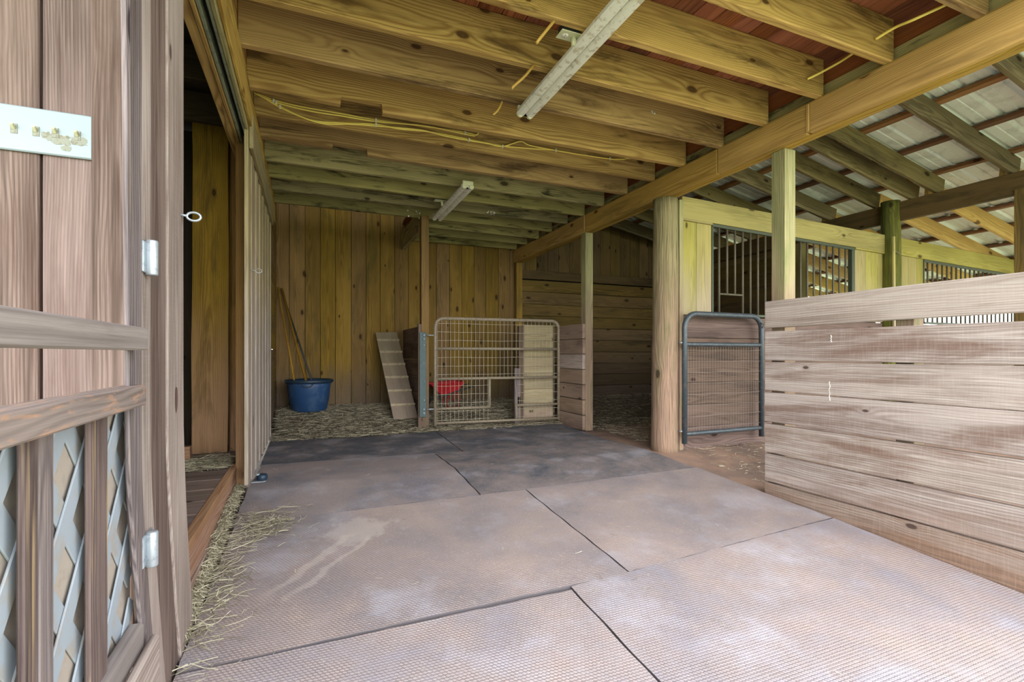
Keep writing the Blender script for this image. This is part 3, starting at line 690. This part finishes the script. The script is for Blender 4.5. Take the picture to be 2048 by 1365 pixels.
# raised floor and step at the left doorway
st = empty('step', (-.44, 3, 0), 'raised wooden floor edge with a reddish fascia board at the left doorway', 'step')
bx('edge_strip', (-.475, -.432), (1.99, 3.80), (.080, .122), 'Y', M['step'], st)
bx('fascia_board', (-.462, -.438), (1.99, 3.80), (-.04, .079), 'Y', M['step'], st, wob=.001)
bx('sill_board', (-.465, -.425), (1.99, 3.80), (-.16, -.041), 'Y', M['weather'], st)
for i in range(12):
    y = 1.98+i*.235
    if y < 4.85: bx('floor_plank', (-1.86, -.476), (y, y+.231), (.085, .118), 'X', M['front'], st)
tag(bx('wood_block', (-1.1, -.74), (3.93, 3.98), (.12, .235), 'X', M['jamb']), 'low wooden block on the raised floor at the foot of the wide plank', 'block')
# lamp in the dark room
lm = empty('lamp_holder', (-.62, 2.7, 2.35), 'small grey ribbed lamp holder hanging in the dark doorway', 'lamp')
mw = Matrix.Translation((-.60, 2.72, 2.42)) @ Matrix.Rotation(R(35), 4, 'Y')
bm = bmesh.new(); lathe(bm, [(0, .08), (.03, .08), (.036, .03), (.032, .0), (0, 0)], 18); bm_obj('socket', bm, M['galv'], lm, mw)
bm = bmesh.new(); lathe(bm, [(0, 0), (.04, 0), (.042, -.012), (.036, -.016), (.042, -.022), (.042, -.034), (.036, -.038), (.041, -.046), (.034, -.06), (0, -.06)], 18); bm_obj('ribbed_collar', bm, M['galv'], lm, mw)
tube('arm', [(-.63, 2.70, 2.48), (-.64, 2.69, 2.60)], .018, M['dark_metal'], lm)

# ------------------------------------------------------------------ lattice gate at the lower left
lg = empty('lattice_gate', (-.38, 1.4, -.1), 'old wooden stable gate with lattice panel hung at the lower left', 'gate')
bent_board('stile', 1.362, 1.394, .12, 3.2, -.384, -.374, M['stile'], lg, .03)['label'] = 'tall grey ridged stile'
bx('top_rail', (-.385, -.345), (.45, 1.392), (.878, .930), 'Y', M['railtop'], lg, bev=.004)
bx('middle_rail', (-.400, -.350), (.45, 1.400), (.749, .797), 'Y', M['railworn'], lg, bev=.004)['label'] = 'middle rail with worn orange patches'
bx('bottom_rail', (-.400, -.368), (.45, 1.452), (.150, .216), 'Y', M['railtop'], lg, bev=.006)
bx('kick_board', (-.362, -.342), (.45, 1.478), (.02, .170), 'Y', M['wing'], lg, bev=.006)
for a, b, mm in ((.930, .972, 'slat'), (.974, 1.022, 'stile'), (1.165, 1.255, 'slat'), (.52, .60, 'slat'), (.72, .80, 'slat')):
    bx('upright_slat', (-.390, -.380), (a, b), (.18, .765), 'Z', M[mm], lg, bev=.003)
bx('panel_backing', (-.416, -.4095), (.45, 1.50), (.05, .75), 'Y', M['sand'], lg)
def strip(y, z, s, mm, x):
    # clip the diagonal through (y, z) with slope s to the panel
    t0 = max((.45-y), ((.10-z)/s if s > 0 else (.75-z)/s)); t1 = min((1.48-y), ((.75-z)/s if s > 0 else (.10-z)/s))
    if t1-t0 < .05: return
    beam('lattice_strip', (x, y+t0, z+s*t0), (x, y+t1, z+s*t1), (0, -s, 1), .044, .004, M[mm], lg, bev=.002)
for i in range(-9, 19):
    strip(.45+i*.15, .10, 1.25, 'lattice', -.402)
    strip(.45+i*.15, .10, -1.25, 'lattice', -.4065)
def hinge(z):
    h = empty('hinge', (-.37, 1.53, z), 'galvanised hinge barrel on the near jamb, %s' % ('level with the top of the gate' if z > .5 else 'down near the bottom rail'), 'hinge', 'hinges on the near jamb')
    bm = bmesh.new(); lathe(bm, [(0, -.045), (.013, -.045), (.0145, -.042), (.0145, .042), (.013, .045), (0, .045)], 16, (-.372, 1.53, z)); bm_obj('barrel', bm, M['galv'], h)
    bx('leaf', (-.388, -.382), (1.50, 1.585), (z-.04, z+.04), 'Z', M['galv'], h)
hinge(1.118); hinge(.365)
h = empty('hook_eye', (-.38, 1.95, 1.33), 'pale screw eye sticking out of the near jamb', 'hook')
tube('shank', [(-.392, 1.925, 1.333), (-.372, 1.925, 1.330)], .004, M['galv'], h, 6)
tube('eye', [(-.352+.020*math.cos(a), 1.928, 1.330+.014*math.sin(a)) for a in [math.pi+q*math.pi/8 for q in range(0, 16)]], .004, M['galv'], h, 6, True)

# switch plate
sw = empty('switch_plate', (-.75, 1.845, 1.52), 'long pale blue white multi gang switch plate on the siding at the left edge', 'switch plate')
bx('plate', (-.98, -.594), (1.838, 1.8495), (1.452, 1.582), 'X', M['plate'], sw, bev=.004)
for i, (u, v) in enumerate(((28, 257), (72, 263), (111, 266), (155, 272))):
    r_ = (u-1024)/980; d_ = 1.838/(.9229-.3851*r_); xx = d_*(.3851+.9229*r_); zz = .87+(708-v)*d_/980
    bx('toggle_slot', (xx-.008, xx+.008), (1.8365, 1.8378), (zz-.014, zz+.014), 'Z', M['plate_dirty'], sw)
    beam('toggle', (xx, 1.838, zz), (xx, 1.822, zz+.009), (1, 0, 0), .008, .008, M['cream'], sw, bev=.001)
for (x, z, r_) in ((-.700, 1.505, .018), (-.665, 1.498, .026), (-.625, 1.500, .022), (-.655, 1.476, .014)):
    bm = bmesh.new(); c = bm.verts.new((x, 1.8372, z)); n = 18
    ring = [bm.verts.new((x+r_*(.6+.6*random.random())*math.cos(2*math.pi*q/n), 1.8374, z+.7*r_*(.6+.6*random.random())*math.sin(2*math.pi*q/n))) for q in range(n)]
    for q in range(n): bm.faces.new((c, ring[q], ring[(q+1) % n]))
    bm_obj('mud_stain', bm, M['plate_dirty'], sw)

# ------------------------------------------------------------------ mesh gate at the back
def grid_gate(root, O, D, w_, z0, z1, mat, wmat, mid, mesh_boxes, pr, legs=0., sp=.051, hs=.1, rad=.1, wr=.0023):
    D = Vector(D).normalized(); O = Vector(O)
    P = lambda s, z: (O.x+D.x*s, O.y+D.y*s, z)
    fr = round_frame(w_, z1-z0+legs, rad)
    tube('gate_frame', [P(s, z0-legs+z) for s, z in fr], pr, mat, root, 12)
    for (s0, s1, z) in mid: tube('cross_rail', [P(s0, z), P(s1, z)], pr*.85, mat, root, 10)
    n = Vector((-D.y, D.x, 0))*-1
    for (s0, s1, za, zb) in mesh_boxes:
        bm = bmesh.new(); k = 0; s = s0+sp*.5
        off = n*(pr*.2)
        while s < s1:
            jit = .004*math.sin(s*40)
            tube_bm(bm, [Vector(P(s, za))+off-O, Vector(P(s+jit, (za+zb)/2))+off-O, Vector(P(s, zb))+off-O], wr, 4, False); s += sp
        z = za+hs*.5
        while z < zb:
            tube_bm(bm, [Vector(P(s0+(s1-s0)*q/6, z+.003*math.sin(q*2+z*30)))+off-O for q in range(7)], wr, 4, False); z += hs
        bm_obj('wire_mesh', bm, wmat, root, Matrix.Translation(O))
mg = empty('mesh_gate', (1.36, 5.62, 0), 'dusty pipe gate with welded wire mesh closing the back pen', 'gate')
GO = (1.375, 5.62, 0); GD = (1.565, -.11, 0)
grid_gate(mg, GO, GD, 1.57, .03, 1.285, M['gate_rust'], M['wire'],
          [(0, 1.57, .93), (0, 1.57, .575), (0, .66, .225), (.98, 1.57, .235), (0, 1.57, .055)],
          [(0, 1.57, .575, 1.27), (0, .66, .04, .575), (1.02, 1.57, .04, .575)], .019, .0)
gx = lambda s: (1.375+.9975*s, 5.62-.0701*s)
tube('upright_pipe', [(*gx(.66), .215), (*gx(.66), .575)], .015, M['gate_rust'], mg, 8)
tube('upright_pipe', [(*gx(1.0), .055), (*gx(1.0), .24)], .013, M['gate_rust'], mg, 8)
for z in (.33, 1.0):
    z = {.33: .225, 1.0: 1.085}[z]
    tube('hinge_pin', [(1.275, 5.62, z), (1.375, 5.62, z)], .007, M['galv'], mg, 8)
ts = empty('hinge_strip', (1.23, 5.64, .1), 'teal painted steel strip with bolts left of the mesh gate', 'strip')
bx('steel_strip', (1.195, 1.275), (5.635, 5.65), (.135, 1.12), 'Z', M['teal'], ts)
for z in (1.085, 1.04, .97, .76, .55, .33, .225, .18):
    bm = bmesh.new(); lathe(bm, [(0, 0), (.011, 0), (.009, .008), (0, .010)], 8); rr = 1.5 if z in (1.085, .225, 1.04, .18) else 1
    bm_obj('bolt', bm, M['galv'], ts, Matrix.Translation((1.245, 5.634, z)) @ Matrix.Rotation(R(90), 4, 'X') @ Matrix.Scale(rr, 4))

# dark pipe gate folded against the stall front
dg2 = empty('pipe_gate', (3.14, 3.48, 0), 'dark blue grey pipe gate with fine mesh folded against the stall front', 'gate')
grid_gate(dg2, (3.135, 3.475, 0), (1, .02, 0), .975, .06, 1.235, M['gate_dark'], M['wire_dark'], [(0, .975, .955), (0, .975, .145)], [(0.02, .96, .15, .95)], .024, .0, .033, .10, .13, wr=.0018)
for z in (1.0, .2): tube('hinge_pin', [(3.10, 3.50, z-.03), (3.135, 3.475, z-.03)], .010, M['galv'], dg2, 8)
tube('chain_hook', [(4.06, 3.46, 1.17), (4.09, 3.45, 1.15), (4.07, 3.45, 1.12)], .006, M['dark_metal'], dg2, 6)

# ------------------------------------------------------------------ muck tub and tools
tb = empty('muck_tub', (.02, 6.55, .165), 'round blue plastic muck tub in the back left corner', 'tub')
c = (.02, 6.58, .165)
bm = bmesh.new(); lathe(bm, [(0, 0), (.19, 0), (.205, .01), (.225, .12), (.23, .125), (.248, .30), (.262, .37), (.256, .37), (.24, .30), (.20, .02), (0, .02)], 40, c); bm_obj('tub_body', bm, M['tub'], tb)
bm = bmesh.new(); lathe(bm, [(.257, .345), (.272, .345), (.284, .36), (.284, .380), (.274, .388), (.256, .384), (.256, .345)], 40, c); bm_obj('rim', bm, M['tub_rim'], tb)
tube('rope_handle', [(c[0]+.06*math.cos(a)-.02, c[1]-.285, c[2]+.345-.035*math.sin(a)) for a in [q*math.pi/8 for q in range(9)]], .006, M['tub_rim'], tb, 6)
def tool(name, label, b, t, r, mat, headmat):
    o = empty(name, b, label, 'tool', 'long handled tools in the tub')
    tube('handle', [b, t], r, mat, o, 8)
    bm = bmesh.new(); tube_bm(bm, [Vector(b)+Vector((0, 0, .14))*0, Vector(b)+(Vector(t)-Vector(b)).normalized()*.16], r*1.35, 8); bm_obj('socket', bm, headmat, o)
tool('shovel', 'pale wooden tool handle in the tub, middle one of the three', (.06, 6.60, .21), (-.31, 7.03, 1.72), .015, M['handle'], M['dark_metal'])
tool('rake', 'dark wooden tool handle at the far left of the tub', (-.10, 6.62, .21), (-.35, 7.00, 1.73), .012, M['handle'], M['dark_metal'])
tool('fork', 'thin dark metal tool rod leaning in the tub, rightmost of the three', (.15, 6.60, .21), (-.29, 7.05, 1.62), .011, M['dark_metal'], M['dark_metal'])

# chicken ramp
rp = empty('ramp', (1.10, 6.0, .07), 'narrow dusty wooden ramp with cleats leaning against the back wall', 'ramp')
b0, t0 = Vector((1.10, 5.98, .082)), Vector((1.015, 7.0, 1.165)); d = (t0-b0).normalized()
nrm = d.cross(Vector((1, 0, 0))).normalized(); nrm = nrm if nrm.y < 0 else -nrm
beam('ramp_board', b0, t0, (1, 0, 0), .295, .02, M['ramp'], rp, bev=.004)
L = (t0-b0).length
for k in range(6):
    p = b0+d*(.20+k*.225)+nrm*.021
    beam('cleat', p-Vector((.150, 0, 0)), p+Vector((.150, 0, 0)), d, .026, .022, M['cleat'], rp, bev=.003)

# red wheelbarrow
wh = empty('wheelbarrow', (1.8, 6.5, .17), 'small red wheelbarrow behind the mesh gate', 'wheelbarrow')
X0, Y0, Z0 = 1.50, 6.45, .165
bm = bmesh.new()
lo = [(X0+.12, Y0-.10, Z0+.17), (X0+.34, Y0-.10, Z0+.17), (X0+.34, Y0+.12, Z0+.17), (X0+.12, Y0+.12, Z0+.17)]
hi = [(X0-.02, Y0-.18, Z0+.30), (X0+.44, Y0-.16, Z0+.33), (X0+.44, Y0+.18, Z0+.33), (X0-.02, Y0+.20, Z0+.30)]
A = [bm.verts.new(p) for p in lo]; B = [bm.verts.new(p) for p in hi]; bm.faces.new(A)
ci = Vector((X0+.22, Y0, Z0+.6)); A2 = [bm.verts.new(Vector(p)+(ci-Vector(p))*.03) for p in lo]; B2 = [bm.verts.new((p[0]*.97+.03*(X0+.22), p[1]*.97+.03*Y0, p[2])) for p in hi]
for q in range(4):
    r_ = (q+1) % 4; bm.faces.new((A[q], A[r_], B[r_], B[q])); bm.faces.new((A2[q], B2[q], B2[r_], A2[r_])); bm.faces.new((B[q], B[r_], B2[r_], B2[q]))
bm.faces.new(A2[::-1]); bm_obj('tray', bm, M['red'], wh)
tube('tray_rim', [Vector(p)+Vector((0, 0, .004)) for p in hi], .007, M['red'], wh, 6, True)
for s in (-.10, .12):
    tube('frame_handle', [(X0-.06, Y0+.01+s*.4, Z0+.08), (X0+.12, Y0+s, Z0+.13), (X0+.60, Y0+s*1.5, Z0+.28)], .011, M['dark_metal'], wh, 8)
    tube('leg', [(X0+.24, Y0+s, Z0+.15), (X0+.20, Y0+s, Z0+.0), (X0+.38, Y0+s, Z0+.0), (X0+.36, Y0+s, Z0+.19)], .010, M['red'], wh, 8)
bm = bmesh.new(); tube_bm(bm, [(X0-.06+.065*math.cos(a), Y0+.01, Z0+.082+.065*math.sin(a)) for a in [q*math.pi/10 for q in range(20)]], .018, 8, False, True); bm_obj('tyre', bm, M['black'], wh)
bm = bmesh.new(); tube_bm(bm, [(X0-.06, Y0-.03, Z0+.08), (X0-.06, Y0+.05, Z0+.08)], .03, 10); bm_obj('hub', bm, M['red'], wh)

# ------------------------------------------------------------------ strip lights, outlets, cables
def fixture(y0, y1, x, label, dirty):
    f = empty('strip_light', (x, (y0+y1)/2, 2.44), label, 'light', 'tube light fittings under the joists')
    zt = 2.488
    prof = [(-.030, 0), (-.058, -.036), (-.062, -.058), (-.050, -.072), (-.016, -.072), (-.003, -.058), (0, -.050), (.003, -.058), (.016, -.072), (.050, -.072), (.062, -.058), (.058, -.036), (.030, 0)]
    bm = bmesh.new(); A = [bm.verts.new((x+a, y0+.02, zt+b)) for a, b in prof]; B = [bm.verts.new((x+a, y1-.02, zt+b)) for a, b in prof]; n = len(prof)
    for i in range(n): bm.faces.new((A[i], A[(i+1) % n], B[(i+1) % n], B[i]))
    bm.faces.new(A); bm.faces.new(B[::-1]); bmesh.ops.triangulate(bm, faces=[q for q in bm.faces if len(q.verts) > 4]); bm_obj('housing', bm, M['white'], f)
    for yy in (y0, y1-.02):
        bx('end_cap', (x-.052, x+.052), (yy, yy+.02), (zt-.045, zt), 'X', M['cream'], f, bev=.006)
        for s in (-.034, .034):
            bm = bmesh.new(); lathe(bm, [(0, 0), (.022, 0), (.024, .004), (.024, .018), (.02, .022), (0, .022)], 16)
            bm_obj('tube_socket', bm, M['cream'], f, Matrix.Translation((x+s, yy+.022, zt-.054)) @ Matrix.Rotation(R(90), 4, 'X'))
fixture(1.70, 2.93, 1.31, 'near grime stained white strip light across the joists', True)
fixture(4.38, 5.58, 1.385, 'far small white strip light in front of the hay drop', True)
def outlet(x, y, z, label):
    o = empty('outlet', (x, y, z), label, 'outlet', 'outlets beside the strip lights')
    bx('cover_plate', (x-.06, x+.06), (y-.036, y+.036), (z, z+.006), 'X', M['cream'], o)
    bx('box', (x-.05, x+.05), (y-.03, y+.03), (z+.006, z+.05), 'X', M['dark_metal'], o)
    bm = bmesh.new(); lathe(bm, [(0, -.003), (.016, -.003), (.017, 0)], 14, (x-.025, y, z)); bm_obj('socket_face', bm, M['white'], o)
    for s in (-.006, .006): bx('slot', (x-.029, x-.021), (y+s-.0012, y+s+.0012), (z-.0042, z-.003), 'X', M['black'], o)
    tube('plug', [(x+.025, y, z), (x+.027, y, z-.045)], .014, M['cream'], o, 10)
outlet(1.225, 2.18, 2.478, 'outlet with a plug beside the near strip light')
outlet(1.287, 5.06, 2.478, 'outlet with a plug beside the far strip light')
fy = 3.703
def fx(u, v, y=fy):
    r_ = (u-1024)/980; d_ = y/(.9229-.3851*r_); return (d_*(.3851+.9229*r_), y, .87+(708-v)*d_/980)
def smooth(pts, n=6):
    out = []; P = [Vector(p) for p in pts]; P = [P[0]]+P+[P[-1]]
    for i in range(1, len(P)-2):
        for k in range(n):
            t = k/n; a, b, c_, d_ = P[i-1:i+3]
            out.append(.5*((2*b)+(c_-a)*t+(2*a-5*b+4*c_-d_)*t*t+(3*b-a-3*c_+d_)*t**3))
    out.append(P[-2]); return out
runs = [('upper yellow cable of the bundle stapled along the cabled joist', [(506, 184), (547, 200), (600, 213), (680, 227), (752, 240), (830, 250), (930, 265), (952, 270), (958, 262)], 0),
        ('second yellow cable running just under the upper one', [(509, 186), (549, 204), (620, 222), (690, 233), (752, 243), (850, 252), (928, 268), (950, 272)], .006),
        ('lower yellow cable that runs on to the right end of the joist', [(512, 186), (560, 213), (620, 240), (680, 246), (752, 249), (800, 258), (860, 264), (938, 279), (1005, 292), (1060, 297), (1112, 301), (1160, 309), (1220, 318), (1268, 316)], 0),
        ('lowest yellow cable with a loose loop near the right', [(515, 187), (566, 218), (640, 246), (700, 248), (752, 252), (840, 260), (890, 272), (938, 281), (975, 287), (1005, 293), (1040, 283), (1060, 291), (1112, 301), (1165, 310), (1220, 318), (1250, 319)], .005)]
for lab, pts, dy in runs:
    tag(tube('cable', smooth([fx(u, v, fy-dy) for u, v in pts]), .0058, M['cable'], None, 6), lab, 'cable', 'yellow cables along the joist')
for k, (u, v) in enumerate([(547, 202), (552, 205), (560, 214), (752, 241), (752, 250), (930, 266), (938, 280), (1005, 293), (1112, 301), (1220, 318)]):
    p = fx(u, v, fy-.008); o = bx('cable_staple', (p[0]-.007, p[0]+.007), (p[1]-.009, p[1]+.008), (p[2]-.013, p[2]+.013), 'Z', M['staple'])
    nm = ['topmost of the leftmost cluster', 'second of the leftmost cluster', 'lowest of the leftmost cluster', 'upper of the middle pair', 'lower of the middle pair', 'last on the upper cables', 'just right below the end of the upper cables', 'third from the right', 'second from the right', 'rightmost of all'][k]
    tag(o, 'small white cable staple, ' + nm, 'staple', 'white staples on the cabled joist')
# droppers of cable poking below the deck
def dropper(pts, y, lab):
    tag(tube('cable_loop', smooth([fx(u, v, y+dy) for u, v, dy in pts]), .0075, M['cable'] if 'pale' in lab else M['cable_old'], None, 6), lab, 'cable')
dropper([(1108, 42, -.01), (1092, 62, -.02), (1076, 82, -.02), (1074, 86, -.01)], 2.09, 'short cable end hanging beside the near outlet')
dropper([(1068, 130, -.01), (1050, 152, -.02), (1028, 172, -.02), (1024, 177, -.01)], 2.49, 'doubled cable end hanging below the near strip light')
dropper([(1004, 204, -.01), (996, 220, -.02), (986, 230, -.01)], 2.89, 'small cable end hanging left of the near strip light tip')
dropper([(1895, 8, -.30), (1830, 38, -.20), (1790, 55, -.10), (1752, 78, -.01)], 1.69, 'pale yellow cable stretched across the nearest right joists')
dropper([(1710, 104, -.25), (1680, 124, -.12), (1640, 146, -.05), (1615, 158, -.01)], 2.09, 'pale yellow cable crossing the second gap at the right')

# bird droppings on the stall wall
for k, (y, z, l, lab) in enumerate(((2.02, .985, .045, 'upper'), (2.03, .70, .12, 'lower'))):
    bm = bmesh.new(); n = 9
    for q in range(n):
        pass
    a = [bm.verts.new((2.9665, y+.003*math.sin(q*2)+.004, z-l*q/n)) for q in range(n+1)]; b = [bm.verts.new((2.9665, y+.003*math.sin(q*2)-.002*(1+.6*math.sin(q)), z-l*q/n)) for q in range(n+1)]
    for q in range(n): bm.faces.new((a[q], a[q+1], b[q+1], b[q]))
    tag(bm_obj('dropping_streak', bm, M['white_spot']), '%s white dropping streak on the stall wall planks' % lab, 'stain')

# ------------------------------------------------------------------ straw and hay
def blades(name, n, place, lmin, lmax, wmin, wmax, mat, label, cat='straw', lift=.012):
    V = np.zeros((n*6, 3)); F = []; tone = np.zeros(n*6)
    for i in range(n):
        x, y, z = place(); a = rng.uniform(0, math.pi); l = rng.uniform(lmin, lmax)/2; wd = rng.uniform(wmin, wmax)/2
        dx, dy = math.cos(a), math.sin(a); t1, t2 = rng.uniform(-.25, .25, 2)*l; z0 = z+rng.uniform(0, lift); bend = rng.uniform(-.25, .25)*l
        nx_, ny_ = -dy*wd, dx*wd; tl = rng.uniform(-.8, .8)*wd
        mx, my = x-dy*bend, y+dx*bend
        for q, (px, py, pz) in enumerate(((x-dx*l, y-dy*l, z0+abs(t1)), (mx, my, z0+lift*.3), (x+dx*l, y+dy*l, z0+abs(t2)))):
            V[i*6+q*2] = (px+nx_, py+ny_, pz+tl); V[i*6+q*2+1] = (px-nx_, py-ny_, pz-tl)
        tone[i*6:i*6+6] = rng.uniform(0, 1)
        b = i*6; F += [(b, b+1, b+3, b+2), (b+2, b+3, b+5, b+4)]
    me = bpy.data.meshes.new(name); me.from_pydata(V.tolist(), [], F); at = me.attributes.new('tone', 'FLOAT', 'POINT'); at.data.foreach_set('value', tone)
    o = link(name, me, mat, None, Matrix.Identity(4)); return tag(o, label, cat, kind='stuff')
U = rng.uniform
def pb():
    y = 5.35+1.72*U()**.8; x = U(-.34, 3.0); return (x, y, gz(y)-.005)
blades('straw_bedding', 26000, pb, .03, .11, .002, .005, M['straw'], 'pale straw bedding spread over the floor of the back pen')
def pr_():
    y = U(3.7, 7.05); x = U(3.1, 6.2); return (x, y, gz(y)-.015)
blades('straw_bedding', 9000, pr_, .03, .10, .002, .005, M['straw'], 'straw scattered in the dark right hand bay')
def ph():
    y = U(1.99, 3.62); return (U(-.430, -.392), y, gz(y)-.02+U(0, .02)*(1 if y < 3.3 else .2))
blades('hay', 3000, ph, .03, .08, .0015, .003, M['hay'], 'greenish hay filling the gap between the wooden step and the mats', 'hay', .04)
def pc():
    k = U()
    if k < .55: cx, cy, sx_, sy = -.24, 2.92, .10, .12
    elif k < .85: cx, cy, sx_, sy = -.34, 2.45, .05, .2
    else: cx, cy, sx_, sy = -.33, 2.1, .05, .2
    x = max(-.40, rng.normal(cx, sx_)); y = rng.normal(cy, sy); return (x, y, gz(y)+.004)
blades('hay', 900, pc, .04, .13, .0015, .003, M['hay'], 'loose tufts of hay spilled onto the mat edge', 'hay', .018)
def pl():
    return (U(-1.3, -.50), 3.62+abs(rng.normal(0, .22)), .119)
blades('hay', 2600, pl, .04, .13, .0015, .0035, M['hay'], 'hay drift on the raised floor at the foot of the wide plank', 'hay', .03)
def pm():
    y = U(.9, 5.3); return (U(-.3, 2.8), y, gz(y)+.009)
blades('straw_wisps', 260, pm, .01, .05, .001, .002, M['straw'], 'stray straw wisps scattered over the rubber mats', 'straw', .002)
def pd():
    y = U(2.6, 4.8); return (U(3.1, 4.6), y, gz(y)-.015)
blades('straw_wisps', 1500, pd, .03, .1, .002, .004, M['straw'], 'straw on the dirt in front of the dark pipe gate', 'straw', .008)
